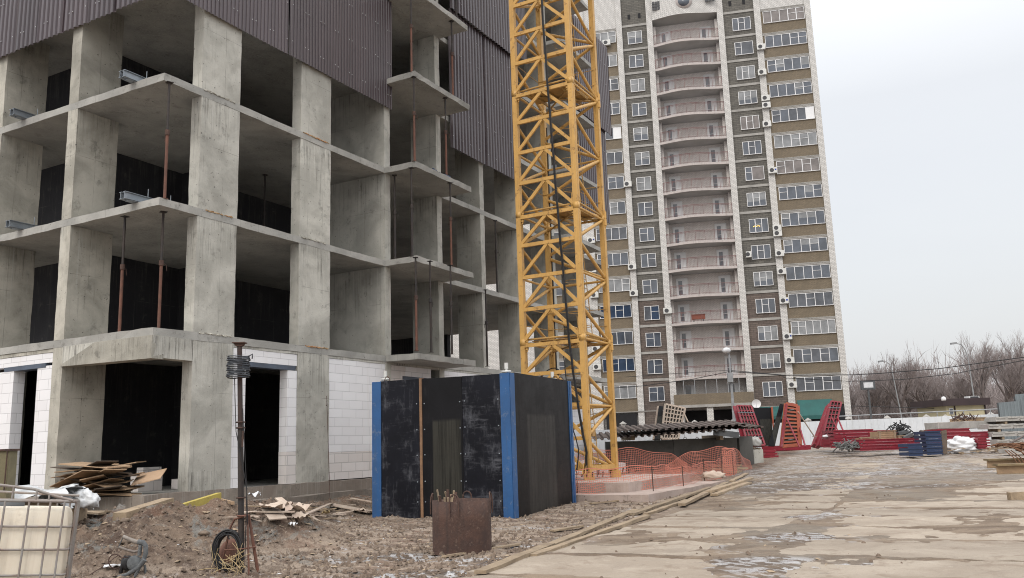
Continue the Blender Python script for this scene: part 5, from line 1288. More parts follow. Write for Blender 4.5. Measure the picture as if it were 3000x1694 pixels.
def joint_dist(al, ac):
    d = np.full(np.shape(al), 9.0)
    for c0, c1, js in ROWS:
        k = np.clip(np.searchsorted(js, al), 1, len(js)-1); dd = np.minimum(np.abs(al-js[k-1]), np.abs(al-js[k])); d = np.where((ac > c0-.05) & (ac <= c1+.05), dd, d)
    return d
def road_frame(x, y): dx = x-2.45; dy = y-10.4; return dx*math.sin(RA)+dy*math.cos(RA), dx*math.cos(RA)-dy*math.sin(RA)
def gheight(x, y, full=True):
    x = np.asarray(x, float); y = np.asarray(y, float)
    z = np.clip(np.minimum(y, 92)-20, 0, None)*.0215
    s = road_side(x, y); mud = 1-sst(-1.0, .25, s)
    # distance to the building's right face
    dx = x-P0.x; dy = y-P0.y; dist = dx*VX.x+dy*VX.y; tt = dx*UX.x+dy*UX.y
    z = z+np.where((y > 12), .36*sst(-3.2, -.5, dist)*sst(-6, -1, tt)*(1-sst(6, 9, tt)), 0)*(1-sst(14, 28, y)*.4)
    m = .66*np.exp(-((x+6.1)/1.75)**2-((y-14.6)/1.7)**2)+.40*np.exp(-((x+4.3)/1.0)**2-((y-15.6)/1.3)**2)+.30*np.exp(-((x+8.6)/1.6)**2-((y-13.6)/1.8)**2)+.22*np.exp(-((x+5.2)/1.1)**2-((y-12.2)/.8)**2)
    lump = fbm(x*1.6, y*1.6, 5, 3)-.5
    z = z+m*(1+.9*lump)
    near = (1-sst(30, 60, y))
    rough = (fbm(x*2.2, y*2.2, 5, 11)-.5)*.12+(np.abs(fbm(x*3.3, y*3.3, 5, 21, .7)-.5))*.34*sst(.03, .35, m+.05)+(np.abs(fbm(x*6, y*6, 4, 41, .65)-.5)-.12)*.20+(fbm(x*14, y*14, 3, 47)-.5)*.06*sst(.0,.3,m+.1)
    z = z+mud*near*rough*(1-.6*sst(-3.4, -2.2, x))
    ruts = np.sin((x*.93-y*.36)*5.0+fbm(x, y, 3, 5)*6)*.018*mud*near*(1-sst(.05, .2, m))
    z = z+ruts
    al, ac = road_frame(x, y)
    cov = fbm(al*.30+3, ac*.75, 5, 31, .6)+.34*(fbm(x*3.1, y*3.1, 4, 35, .62)-.5)
    wob = (fbm(x*1.4, y*1.4, 4, 37)-.5)*.9
    cov = cov+.30*np.exp(-((ac+wob*.5)/.30)**2)+.15*sst(17, 30, y)+.16*sst(3.5, 6.5, ac)*sst(.4, .6, fbm(x*.5, y*.5, 3, 39))
    jd = joint_dist(al+.10*(fbm(x*1.3, y*1.3, 4, 51)-.5), ac); cov = cov+.34*np.exp(-(jd/.12)**2)*sst(.24, .46, fbm(ac*.45+9, al*.6, 4, 53))+.09*np.exp(-(jd/.34)**2)
    for cx_, cy_, rr_ in MUDZ: cov = cov+.17*np.exp(-((x-cx_)/rr_)**2-((y-cy_)/(rr_*.8))**2)
    zr = ROADZ+np.clip((cov-.635)*.16, -.034, .020)+(fbm(x*9, y*9, 3, 43)-.5)*.010+(np.abs(fbm(x*4, y*4, 3, 45)-.5)-.1)*.012
    z = z+(1-mud)*(1-sst(60, 75, y))*zr
    return z
def gz(x, y): return float(gheight(np.array([x]), np.array([y]))[0])
def gpt(px, py, dz=0.):        # where the sight line through a picture point first meets the modelled ground
    d = ray(px, py); ss = np.arange(5, 125, .02); hit = np.nonzero(H+d.z*ss <= gheight(d.x*ss, d.y*ss))[0]
    s = float(ss[hit[0]]) if len(hit) else 100.0
    return V3((d.x*s, d.y*s, gz(d.x*s, d.y*s)+dz))
ys = np.concatenate([np.array([-60, -30, -12, -4, 0, 3, 5]), np.geomspace(6, 30, 620), np.geomspace(30.3, 1200, 130)])
cs = np.concatenate([np.linspace(-3, -1.0, 14), np.linspace(-.96, .96, 680), np.linspace(1.0, 3, 14)])
yy, cc = np.meshgrid(ys, cs, indexing='ij'); xx = cc*np.maximum(yy, 6)
zz = gheight(xx, yy)
nr, nc_ = xx.shape
co = np.stack([xx, yy, zz], -1).reshape(-1, 3)
idx = np.arange(nr*nc_).reshape(nr, nc_); q = np.stack([idx[:-1, :-1], idx[:-1, 1:], idx[1:, 1:], idx[1:, :-1]], -1).reshape(-1, 4)
me = bpy.data.meshes.new('ground'); me.vertices.add(len(co)); me.vertices.foreach_set('co', co.ravel().astype(np.float32))
me.loops.add(q.size); me.loops.foreach_set('vertex_index', q.ravel().astype(np.int32)); me.polygons.add(len(q)); me.polygons.foreach_set('loop_start', np.arange(0, q.size, 4).astype(np.int32)); me.polygons.foreach_set('loop_total', np.full(len(q), 4, np.int32))
me.polygons.foreach_set('use_smooth', np.ones(len(q), bool)); me.update(calc_edges=True); me.validate()
def ground_mat():
    N = NT('muddy_site_ground'); o = N.tc.outputs['Object']; x, y, z = N.sep(o)
    n_mid = N.noise(o, 1.6, 8, .7, .6); n_fine = N.noise(o, 14, 6, .7); n_vf = N.noise(o, 55, 4, .7)
    def ell(px, py, ra, rb, rot):
        c = gp(px, py); dx = N.math('SUBTRACT', x, c.x); dy = N.math('SUBTRACT', y, c.y); ca, sa = math.cos(rot), math.sin(rot)
        a = N.math('DIVIDE', N.math('ADD', N.math('MULTIPLY', dx, ca), N.math('MULTIPLY', dy, sa)), ra); b_ = N.math('DIVIDE', N.math('SUBTRACT', N.math('MULTIPLY', dy, ca), N.math('MULTIPLY', dx, sa)), rb)
        return N.ramp(N.math('SQRT', N.math('ADD', N.math('MULTIPLY', a, a), N.math('MULTIPLY', b_, b_))), 1.15, .55)
    # soil
    soil = N.mix(N.ramp(n_mid, .34, .66), (.095, .062, .045), (.225, .165, .120))
    soil = N.mix(N.math('MULTIPLY', N.ramp(N.noise(o, .8, 6, .65, .5), .50, .66), .75), soil, (.20, .115, .078))
    soil = N.mix(N.math('MULTIPLY', N.ramp(N.noise(o, .9, 9, .74, 1.2), .54, .62), .75), soil, (.215, .215, .20))
    soil = N.mix(N.math('MULTIPLY', N.ramp(N.noise(o, 11, 6, .75), .57, .66), .8), soil, (.42, .345, .275))
    soil = N.mix(N.math('MULTIPLY', N.ramp(N.noise(N.map((1, 2.2, 1), (0, 0, .4)), 5, 7, .75), .56, .66), .55), soil, (.33, .255, .19))
    soil = N.mix(N.math('MULTIPLY', N.ramp(N.noise(o, 8, 8, .78), .55, .64), .7), soil, (.062, .042, .034))
    gz_ = None
    for e_ in GREY:
        f_ = ell(*e_); gz_ = f_ if gz_ is None else N.math('MAXIMUM', gz_, f_)
    soil = N.mix(N.math('MULTIPLY', N.math('MULTIPLY', gz_, N.ramp(N.noise(o, 3.5, 9, .75, .6), .44, .56)), .8), soil, (.27, .275, .26))
    # trodden, dusty ground on the flat; freshly dumped earth on the mound
    lightm = N.math('MULTIPLY', N.ramp(z, .34, .08), N.ramp(N.noise(N.map((.45, 1.5, 1), (0, 0, -.15)), 1.7, 9, .72, .4), .40, .60))
    soil = N.mix(N.math('MULTIPLY', lightm, .85), soil, (.40, .318, .248))
    rv = N.map((1, 1, 1), (0, 0, R(26.3)), (0, 0, 0)); rx_, ry_, _ = N.sep(rv); rx2 = rx_
    slab = N.mix(N.ramp(N.noise(N.map((.6, 1.4, 1), (0, 0, R(26.3))), 1.1, 9, .7, .4), .38, .62), (.150, .108, .076), (.270, .207, .150))
    slab = N.mix(N.math('MULTIPLY', N.ramp(n_fine, .56, .68), .6), slab, (.36, .295, .225))
    slab = N.mix(N.math('MULTIPLY', N.ramp(N.noise(o, 7, 8, .78), .56, .66), .6), slab, (.085, .062, .048))
    slab = N.mix(N.math('MULTIPLY', N.ramp(N.noise(N.map((.5, .3, 1)), .7, 6, .65), .50, .62), .5), slab, (.215, .195, .165))
    # which side of the plank line
    s = N.math('SUBTRACT', N.math('MULTIPLY', N.math('ADD', x, .30), math.cos(LT)), N.math('MULTIPLY', N.math('SUBTRACT', y, 11.0), math.sin(LT)))
    s = N.math('ADD', s, N.math('MULTIPLY_ADD', n_mid, 1.6, -.8)); side = N.ramp(s, -.25, .45)
    col = N.mix(side, soil, slab)
    # wet films: standing water in tyre marks along the lengthwise joint and in hollows of the mud
    wn = N.noise(o, 2.0, 8, .72, .8)
    wv = N.new('ShaderNodeTexWave', wave_type='BANDS', bands_direction='DIAGONAL'); N.l.new(N.map((1, 1, 1), (0, 0, R(26)), (0, 0, 0)), wv.inputs['Vector']); wv.inputs['Scale'].default_value = 2.0; wv.inputs['Distortion'].default_value = 9.0; wv.inputs['Detail'].default_value = 2
    jw = N.ramp(N.math('ABSOLUTE', N.math('ADD', rx2, LONG_X)), 1.6, .1)
    patches = N.ramp(N.noise(o, .42, 3, .5), .52, .62)
    wet_r = N.math('MULTIPLY', N.math('MULTIPLY', N.ramp(N.math('ADD', wn, N.math('MULTIPLY', wv.outputs['Fac'], .10)), .53, .59), N.math('MAXIMUM', jw, N.math('MULTIPLY', N.ramp(y, 22, 30), .75))), N.math('MAXIMUM', patches, N.math('MULTIPLY', N.ramp(y, 24, 30), .6)))
    mudw = N.math('MULTIPLY', N.ramp(N.noise(o, 3.0, 8, .72, .6), .54, .60), N.ramp(N.noise(o, .55, 3, .5), .54, .62))
    lowp = N.math('MULTIPLY', mudw, N.ramp(z, .10, .02))
    zone = None
    for e_ in ELL:
        f_ = ell(*e_); zone = f_ if zone is None else N.math('MAXIMUM', zone, f_)
    wave = N.math('MULTIPLY_ADD', wv.outputs['Fac'], .09, -.045)
    col = N.mix(N.math('MULTIPLY', zone, N.ramp(N.noise(o, 2.3, 8, .74), .36, .52, 0, .85)), col, (.115, .086, .066))
    far_p = N.math('MULTIPLY', N.ramp(y, 17, 22), N.ramp(N.noise(N.map((.55, .50, 1), (0, 0, .25)), 1.5, 9, .74, .6), .47, .54))
    puddle = N.math('MULTIPLY', N.math('MULTIPLY', zone, N.math('MAXIMUM', far_p, N.ramp(y, 22, 17))), N.ramp(N.math('ADD', N.noise(o, 3.2, 9, .74, .5), wave), .475, .56))
    wet = N.math('MAXIMUM', puddle, N.math('MAXIMUM', N.math('MULTIPLY', N.math('MULTIPLY', wet_r, side), .8), N.math('MULTIPLY', lowp, N.math('SUBTRACT', 1.0, side))))
    frost_glare = N.math('MULTIPLY', wet, N.ramp(n_vf, .28, .5))  # white of frost patches, plus sky reflection on puddles painted into the colour
    col = N.mix(N.math('MULTIPLY', frost_glare, .75), N.mix(N.math('MULTIPLY', wet, .6), col, (.11, .092, .078)), (.66, .66, .67))
    hh = N.math('ADD', N.math('MULTIPLY', n_fine, .5), N.math('ADD', N.math('MULTIPLY', n_mid, 1.2), N.math('MULTIPLY', n_vf, .18)))
    hh = N.math('ADD', hh, N.math('MULTIPLY', N.math('MULTIPLY', wv.outputs['Fac'], zone), .5))
    b = N.bump(hh, .8, .09); N.l.new(N.math('MULTIPLY_ADD', N.math('SUBTRACT', 1.0, wet), N.math('SUBTRACT', .95, N.math('MULTIPLY', side, .25)), .05), b.inputs['Strength'])
    rgh = N.math('SUBTRACT', .96, N.math('MULTIPLY', wet, .84))
    return N.out(col, rgh, 0, N.math('MULTIPLY_ADD', wet, .4, .25) if False else .5)
# lengthwise joint passes through (2.45, 10.4) and (7.31, 20.46): its road-frame x gives the slab phase
GREY = [(450, 1570, 1.0, .7, .2), (540, 1555, .8, .5, 0), (250, 1600, .6, .4, 0), (230, 1640, .7, .4, .2), (860, 1640, .8, .5, 0), (700, 1600, .5, .3, 0)]
ELL = [(1130, 1636, .95, .45, .1), (1180, 1688, 1.5, .35, .1), (1400, 1640, .5, .2, .2), (2330, 1430, 3.2, 2.6, .9), (2210, 1432, 2.4, 1.0, .2), (2480, 1395, 3.0, 1.6, .2), (2360, 1520, .5, 1.0, -.4), (2340, 1585, .9, .7, .2), (2200, 1660, .9, .45, .2), (2430, 1675, 1.6, .28, .1), (2720, 1430, 1.5, .7, .1), (2150, 1385, 1.8, 3.0, .2)]
_a = R(26.3); _jx = (4.9*math.cos(_a)-15.4*math.sin(_a))
LONG_X = -_jx; SLAB_X = -_jx; SLAB_Y = .55
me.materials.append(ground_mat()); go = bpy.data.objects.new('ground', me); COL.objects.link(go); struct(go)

# ------------------------------------------------------------------ precast road slabs, real plates half buried in the mud
def slab_mat():
    N = NT('road_slab_concrete'); o = N.tc.outputs['Object']; rn = N.rnd()
    vo = N.new('ShaderNodeVectorMath', operation='ADD'); N.l.new(o, vo.inputs[0]); N.l.new(N.math('MULTIPLY', rn, 31.0), vo.inputs[1]); q = vo.outputs[0]
    col = N.mix(N.ramp(N.noise(q, .8, 7, .62, .5), .34, .66), (.385, .325, .26), (.295, .243, .19))
    col = N.mix(N.math('MULTIPLY', N.ramp(N.noise(q, 1.5, 9, .68, .6), .52, .64), .65), col, (.215, .163, .120))
    col = N.mix(N.math('MULTIPLY', N.ramp(N.noise(N.map((2.2, .7, 1), src=q), 1.4, 9, .72, .3), .55, .68), .5), col, (.24, .195, .155))
    col = N.mix(N.math('MULTIPLY', N.ramp(N.noise(q, 9, 8, .78), .57, .67), .6), col, (.19, .15, .118))
    col = N.mix(N.math('MULTIPLY', N.ramp(N.noise(q, 4, 8, .75), .58, .68), .45), col, (.48, .42, .35))
    g = N.noise(q, 60, 4, .7); col = N.mix(.22, col, N.mix(g, (0, 0, 0), (1, 1, 1)), 'OVERLAY')
    hs = N.new('ShaderNodeHueSaturation'); N.l.new(N.math('MULTIPLY_ADD', rn, .26, .87), hs.inputs['Value']); N.l.new(col, hs.inputs['Color'])
    N.bump(N.math('ADD', g, N.math('MULTIPLY', N.noise(q, 10, 8, .75), 1.5)), .5, .02)
    return N.out(hs.outputs[0], .9)
M['roadslab'] = slab_mat(); sr = random.Random(19)
ua = V3((math.sin(RA), math.cos(RA), 0)); ub = V3((math.cos(RA), -math.sin(RA), 0)); JO = V3((2.45, 10.4, 0))
for (c0, c1, js) in ROWS:
    for p_, p2 in zip(js[:-1], js[1:]):
        L = float(p2-p_); cc0 = c0+sr.uniform(-.10, .04) if c0 < 0 else c0
        cen = JO+ua*(float(p_)+L/2)+ub*((cc0+c1)/2)
        if cen.y > 4 and not (c0 < 0 and p_ > 27):
            m = MB(); w = c1-cc0; m.jbox(-w/2, w/2, -L/2+.04, L/2-.04, -.14, 0, .24, .012, sr.randrange(99))
            o = m.build('road_slab', M['roadslab'], None, loc=V3((cen.x, cen.y, rise(cen.y)+ROADZ+sr.uniform(-.008, .010)))); struct(o)
            o.rotation_euler = (math.atan((rise(cen.y+.5)-rise(cen.y-.5)))*1.0+sr.uniform(-.004, .004), sr.uniform(-.003, .003), -RA+sr.uniform(-.004, .004))
# ------------------------------------------------------------------ planks along the edge of the slabs
def plank(p0, p1, w, th, label, lift=0., nm='timber_plank', mt='timber', grp='planks along the edge of the slabs'):
    a = gpt(*p0); b_ = gpt(*p1); d = b_-a; d.z = 0; L = d.length; z = max(a.z, b_.z)
    o = T(nm, label, 'plank', V3((a.x, a.y, a.z+.012+lift)), math.atan2(d.y, d.x), grp); m = MB(); m.jbox(0, L, -w/2, w/2, 0, th, .5, .007, int(p0[0]))
    m.build('board', M[mt], o); o.rotation_euler[1] = -math.atan2(b_.z-a.z, L); return o
plank((1408, 1686), (1612, 1604), .16, .05, 'nearest plank on the slab edge, running up from the bottom of the picture')
plank((1600, 1612), (1862, 1500), .15, .05, 'long plank in the middle of the plank line beside the slabs')
plank((1560, 1640), (1898, 1518), .13, .06, 'plank lying parallel on the slab side of the long middle plank')
plank((1618, 1560), (1705, 1546), .10, .03, 'short thin board on the mud left of the plank line')
plank((1850, 1512), (2078, 1434), .17, .05, 'wide grey plank running towards the orange net')
plank((1893, 1512), (2012, 1470), .12, .05, 'plank tucked under the wide grey plank on its right')
plank((1998, 1488), (2130, 1422), .16, .06, 'slanting plank crossing at the end of the plank line', .03)
plank((2075, 1452), (2200, 1411), .20, .06, 'topmost pale plank of the short pile near the net corner', .05)
plank((2092, 1455), (2194, 1419), .20, .06, 'lower plank of the short pile near the net corner')
plank((2142, 1413), (2188, 1390), .14, .04, 'short pale plank at the foot of the net corner')
plank((1730, 1478), (1890, 1463), .10, .03, 'thin board lying on the mud just before the orange net')
plank((1300, 1637), (1520, 1600), .10, .03, 'thin muddy board lying right of the rusty drum')
# ------------------------------------------------------------------ board pile in the corner opening
pr = random.Random(12)
for k in range(26):
    L = pr.uniform(1.2, 2.3); w = pr.uniform(.22, .55); z = .76+.027*k; v = pr.uniform(1.2, 2.6)-.012*k*(k % 2); u = pr.uniform(-.3, .4)
    o = T('plywood_board', 'used plywood board in the untidy pile below the edge beam', 'board', bw(u, v, z), BRZ+R(90)+pr.uniform(-.75, .6), 'boards of the untidy pile')
    m = MB(); m.jbox(-L/2, L/2, -w/2, w/2, -.009, .012, .5, .004, k); m.build('board', M['ply'] if k % 4 else M['ply_dark'], o); o.rotation_euler[0] = pr.uniform(-.2, .14); o.rotation_euler[1] = pr.uniform(-.12, .22)
a = at(437, 1395, 19.6); o = T('plywood_board', 'clean pale plywood sheet propped at a slant on the right of the board pile', 'board', a, 0); P = [at(383, 1422, 19.4)-a, at(470, 1400, 19.2)-a, at(489, 1372, 20.0)-a, at(405, 1390, 20.2)-a]
m = MB(); m.add(P+[p+V3((0, .0, -.02)) for p in P], [(0, 1, 2, 3), (7, 6, 5, 4), (1, 0, 4, 5), (2, 1, 5, 6), (3, 2, 6, 7), (0, 3, 7, 4)]); m.build('sheet', mat('fresh_ply', (.50, .34, .22), (.44, .30, .19), 2, .8, spot=(.36, .25, .17), spotamt=.3), o)
# low boards and film left of the mound
rag('plastic_film', 'white plastic film draped over boards behind the cream tank', 'plastic film', at(105, 1436, 13.8), 1.25, .9, 'film', 3, amp=.06, n=22, drape=lambda x, y: 1.02-.25*abs(y-13.8))
crumple('plastic_film', 'clear crumpled plastic bag at the end of the film, left of the mound', 'plastic film', at(250, 1492, 14.0), (.22, .2, .22), 'film', 7, amp=.5, n=40, flat=.6)
rag('plastic_film', 'thin film edge hanging from the film heap beside the board pile', 'plastic film', at(190, 1445, 14.0), .55, .8, 'film', 17, amp=.06, n=18, drape=lambda x, y: .96-.35*abs(y-14.0)-.5*max(0, x+7.2))
for _i, (_x0, _x1, _y) in enumerate(((30, 200, 1462), (60, 230, 1475))):
    _a = at(_x0, _y, 14.0); _b = at(_x1, _y+3, 14.1); _o = T('timber_pallet', 'old board stack under the white plastic film, %s of two' % ('upper', 'lower')[_i], 'boards', _a); m = MB(); m.beam((0, 0, -.16), (_b-_a)+V3((0, 0, -.16)), .8, .26); m.build('boards', M['timber'], _o)
for k, (x0, y0, x1, y1) in enumerate([(215, 1503, 318, 1506), (222, 1512, 300, 1516), (215, 1494, 290, 1500)]): plank((x0, y0), (x1, y1), .14, .03, 'thin board lying left of the mound below the plastic bag', .03*k, grp='boards below the plastic bag')
def stick(p, q, w, th, nm, label, cat, mt, lift=.03):
    a = gpt(*p); b_ = gpt(*q); o = T(nm, label, cat, a+V3((0, 0, lift))); m = MB(); m.beam((0, 0, th/2), (b_-a)+V3((0, 0, th/2+lift*.5)), w, th); m.build('piece', M[mt], o); return o
M['yellowpaint'] = mat('yellow_timber_beam', (.52, .42, .10), (.42, .33, .09), 3, .6, spot=(.3, .22, .1), spotamt=.5)
def stick3(a, b_, w, th, nm, label, cat, mt):
    o = T(nm, label, cat, a); m = MB(); m.beam((0, 0, 0), b_-a, w, th); m.build('piece', M[mt], o)
stick3(at(506, 1496, 14.9), at(642, 1453, 16.6), .09, .12, 'yellow_beam', 'yellow painted beam lying on the back of the mound', 'beam', 'yellowpaint')
stick3(at(350, 1518, 14.3), at(492, 1473, 16.2), .22, .17, 'timber_block', 'thick pale squared timber lying left of the yellow beam', 'timber', 'timber')
stick((606, 1462), (682, 1494), .05, .05, 'scrap_batten', 'thin brown batten lying below the right end of the yellow beam', 'batten', 'ply', .05)
stick((850, 1480), (920, 1486), .06, .03, 'scrap_batten', 'pale short batten on the mud before the doorway', 'batten', 'paper', .02)
stick((885, 1524), (970, 1486), .10, .02, 'scrap_lath', 'broken lath rising towards the thin steel stake', 'lath', 'paper', .05)
stick((970, 1486), (1085, 1510), .35, .02, 'scrap_board', 'grey veneer sheet lying left of the blue corner post', 'board', 'paper', .05)
stick((1030, 1472), (1090, 1490), .08, .02, 'scrap_lath', 'thin lath behind the grey veneer sheet', 'lath', 'paper', .09)
stick((755, 1458), (860, 1460), .10, .02, 'scrap_lath', 'long pale lath lying at the foot of the doorway plinth', 'lath', 'paper', .03)
stick((815, 1470), (850, 1500), .16, .02, 'scrap_lath', 'torn board strip in the middle of the litter', 'lath', 'paper', .04)
stick((790, 1500), (815, 1540), .30, .02, 'cardboard', 'torn cardboard strip at the left of the litter heap', 'cardboard', 'paper', .05)
for k, (x, y, s, mt, lab) in enumerate([(800, 1512, .24, 'paper', 'crumpled pale cardboard at the left of the litter before the doorway'), (860, 1522, .30, 'paper', 'pinkish crumpled cardboard in the middle of the litter'), (880, 1535, .2, 'paper', 'folded grey cardboard at the lower right of the litter'), (858, 1549, .10, 'bagwhite', 'small white scrap at the lower edge of the litter'), (830, 1503, .2, 'paper', 'torn beige paper at the top of the litter'), (955, 1512, .12, 'straw', 'pale green rag right of the litter'), (640, 1458, .2, 'film', 'small clear film bundle right of the yellow beam'), (745, 1468, .16, 'bagwhite', 'whitish rag right of the black pole'), (1060, 1508, .15, 'paper', 'yellowish rag before the blue corner post'), (890, 1465, .10, 'bagwhite', 'small white rag below the doorway'), (808, 1534, .09, 'black', 'black scrap beside the torn cardboard')]):
    p = gpt(x, y); rag('litter_scrap', lab, 'litter', p, s*1.5, s*1.2, mt, 30+k, amp=s*.30, n=9, rz=k*.7)
lr = random.Random(41)
for k in range(26):
    x = lr.uniform(690, 1085); y = lr.uniform(1452, 1530)+max(0, (900-x))*.02; p = gpt(x, y); o = T('scrap_lath', 'short scrap lath lying among the litter on the mud before the doorway', 'lath', p+V3((0, 0, .03)), lr.uniform(0, 3.14), 'scrap laths among the litter'); L = lr.uniform(.25, .9)
    m = MB(); m.jbox(-L/2, L/2, -lr.uniform(.012, .045), .02, -.008, .010, .2, .005, k); m.build('lath', M['paper'] if k % 3 else M['timber'], o); o.rotation_euler[1] = lr.uniform(-.12, .12)
# thin rebar stake
p = gpt(968, 1489); t = at(957, 1160, p.y); o = T('rebar_stake', 'thin rebar stake standing upright in the mud left of the formwork box', 'stake', p); m = MB(); m.tube([(0, 0, -.1), (t.x-p.x, 0, t.z-p.z)], .008, 5); m.build('bar', M['rust'], o); m = MB(); m.lathe([(.013, t.z-p.z-.25), (.013, t.z-p.z-.22)], (t.x-p.x, 0, 0), 6); m.build('tie', M['rust'], o)
# ------------------------------------------------------------------ pole with its lamp coil, stand, cable coil and straw
pb = gpt(708, 1680); pt_ = at(702, 1004, pb.y); ph = pt_.z-pb.z; lx = pt_.x-pb.x
PO = T('steel_pole', 'tall black and rusty steel pole standing on the mud before the mound', 'pole', pb)
m = MB(); m.smooth = True; m.tube([(0, 0, -.1), (lx*.62, 0, ph*.62)], .039, 12); m.build('lower_tube', M['prop_dark'], PO)
m = MB(); m.smooth = True; m.tube([(lx*.62, 0, ph*.62), (lx, 0, ph-.02)], .034, 12); m.build('upper_tube', mat('dark_rusty_tube', (.06, .036, .03), (.035, .027, .025), 5, .8, spot=(.11, .06, .045), spotamt=.4), PO)
m = MB(); m.box(lx-.085, lx+.085, -.07, .07, ph-.012, ph+.002); m.prism([(-.07, 0), (.07, 0), (.04, -.04), (-.04, -.04)], (lx, -.04, ph-.013), (1, 0, 0), (0, 0, 1), (0, .08, 0)); m.build('head_plate', M['rust'], PO)
for f in (.31, .615, .64): m = MB(); m.smooth = True; m.tube([(lx*f+.06*math.cos(a), .06*math.sin(a), ph*f) for a in [math.pi*k/6 for k in range(13)]], .010, 5); m.build('clamp', M['rust'], PO)
m = MB(); m.tube([(lx*.6+.05, -.05, ph*.60), (lx*.55+.05, -.07, ph*.53)], .014, 5); m.build('locking_pin', M['rust'], PO)
m = MB(); m.smooth = True
for k in range(13): z = ph-.20-k*.023; m.tube([(lx-.0+(.14+.008*(k % 3))*math.cos(a), .135*math.sin(a)-.03, z+.006*math.sin(a*2+k)) for a in [2*math.pi*q_/14 for q_ in range(15)]], .0095, 6)
m.tube([(lx+.14, -.05, ph-.2), (lx+.2, -.06, ph-.17), (lx+.19, -.04, ph-.23)], .010, 5)
o = m.build('hose_coil', mat('slate_hose', (.05, .058, .068), (.035, .04, .05), 5, .5), None, loc=pb); tag(o, 'dark grey coiled hose hung near the top of the black pole', 'hose')
m = MB(); m.smooth = True
m.tube([(lx*.9-.05, -.055, ph*.84), (lx*.7-.03, -.06, ph*.6), (.06, -.055, ph*.35), (.055, -.05, .15)], .006, 5); m.tube([(lx*.8+.06, -.05, ph*.7), (.065, -.05, ph*.3), (.10, -.04, .1)], .006, 5); o = m.build('lamp_wire', M['black'], None, loc=pb); tag(o, 'thin black wire running down along the black pole', 'wire')
SN = T('rusty_stand', 'rusty steel tripod stand clasped round the foot of the black pole', 'stand', pb)
for k, (dx, dy) in enumerate(((.13, -.12), (.16, .16), (.235, -.04))):
    m = MB(); m.beam((dx, dy, -.05), (.05+dx*.12, dy*.16, .70), .018, .030); m.build('leg', M['prop_rust'], SN)
m = MB(); m.smooth = True
m.tube([(.075*math.cos(a), .075*math.sin(a), .70) for a in [2*math.pi*q_/12 for q_ in range(13)]], .012, 5); m.tube([(.02, -.06, .69), (-.10, -.03, .66), (-.16, 0, .56), (-.30, .0, -.05)], .014, 6); m.tube([(-.22, -.05, .27), (.02, -.07, .28), (.20, -.06, .30)], .011, 6); m.build('brace', M['prop_rust'], SN)
m = MB(); m.smooth = True; cc_ = V3((-.19, -.02, .27))
for k in range(9):
    rr = .150+.014*(k % 4); m.tube([cc_+V3((rr*1.0*math.cos(a)+.012*(k//4), -.03+.028*(k % 3)+.05*math.sin(a)*.3, rr*1.32*math.sin(a))) for a in [2*math.pi*q_/26 for q_ in range(27)]], .011, 6)
m.tube([cc_+V3((-.03+.09*math.cos(a), -.05, .03+.18*math.sin(a))) for a in [math.pi*(.2+1.3*q_/12) for q_ in range(13)]], .007, 5)
o = m.build('cable_coil', M['black'], None, loc=pb); tag(o, 'thick coil of black cable leaning on the foot of the black pole', 'cable coil')
m = MB(); rr = random.Random(4)
for k in range(46):
    p = V3((rr.uniform(-.34, .06), rr.uniform(-.24, -.10), rr.uniform(-.02, .20))); d = V3((rr.uniform(-.5, .5), rr.uniform(-.1, .1), rr.uniform(-.5, .7))).normalized()*rr.uniform(.10, .26); m.tube([p, p+d*.5+V3((0, 0, .01)), p+d], .0035, 4)
o = m.build('straw_bunch', M['straw'], None, loc=pb); tag(o, 'bunch of dry straw stalks in front of the black cable coil', 'straw')
m = MB(); m.smooth = True; m.lathe([(.001, .04), (.11, .03), (.16, .0)], n=16); o = m.build('rusty_plate', M['prop_rust'], None, loc=pb+V3((-.19, .14, .24))); o.rotation_euler = (R(70), 0, 0); tag(o, 'rust-red round plate seen through the black cable coil', 'plate')
# ------------------------------------------------------------------ cement-caked power tool on the mud
tb = gpt(372, 1690); TO = T('power_tool', 'cement-caked grey power tool with a loop handle standing on the mud', 'power tool', tb+V3((0, .1, 0)))
def tp(px, py, dy=0): return at(px, py, tb.y+.1+dy)-TO.location
def disc(c, ax, r, th, sq=1.0, n=22):
    ax = V3(ax).normalized(); a1 = ax.cross(V3((0, 0, 1))).normalized(); a2 = a1.cross(ax); vs = []; fs = []; P = [(.0, -th), (r*.8, -th), (r, -th*.7), (r, th*.7), (r*.8, th), (.0, th)]
    for r_, y in P:
        for k in range(n): an = 2*math.pi*k/n; vs.append(V3(c)+a1*(r_*math.cos(an))+a2*(r_*sq*math.sin(an))+ax*y)
    return vs, [(i*n+k, i*n+(k+1) % n, (i+1)*n+(k+1) % n, (i+1)*n+k) for i in range(len(P)-1) for k in range(n)]
M['tool_grey'] = mat('cement_caked_casing', (.15, .16, .165), (.085, .09, .095), 7, .85, spot=(.30, .30, .29), spotamt=.7, bump=.5)
m = MB(); m.smooth = True; m.add(*disc(tp(393, 1650), (.25, -.95, .1), .082, .05, 1.15)); m.build('motor_housing', M['tool_grey'], TO)
m = MB(); m.smooth = True; m.add(*disc(tp(374, 1650, .07), (.6, -.8, .1), .075, .06, 1.25)); m.tube([tp(370, 1630, .05), tp(355, 1668, .05), tp(352, 1690, .05)], .034, 8, .022); m.build('gear_case', M['black'], TO)
m = MB(); m.smooth = True; m.tube([tp(405, 1588), tp(420, 1590), tp(427, 1600), tp(427, 1622), tp(420, 1642)], .034, 8, .030); m.tube([tp(412, 1596), tp(408, 1628)], .026, 8); m.build('body', M['tool_grey'], TO)
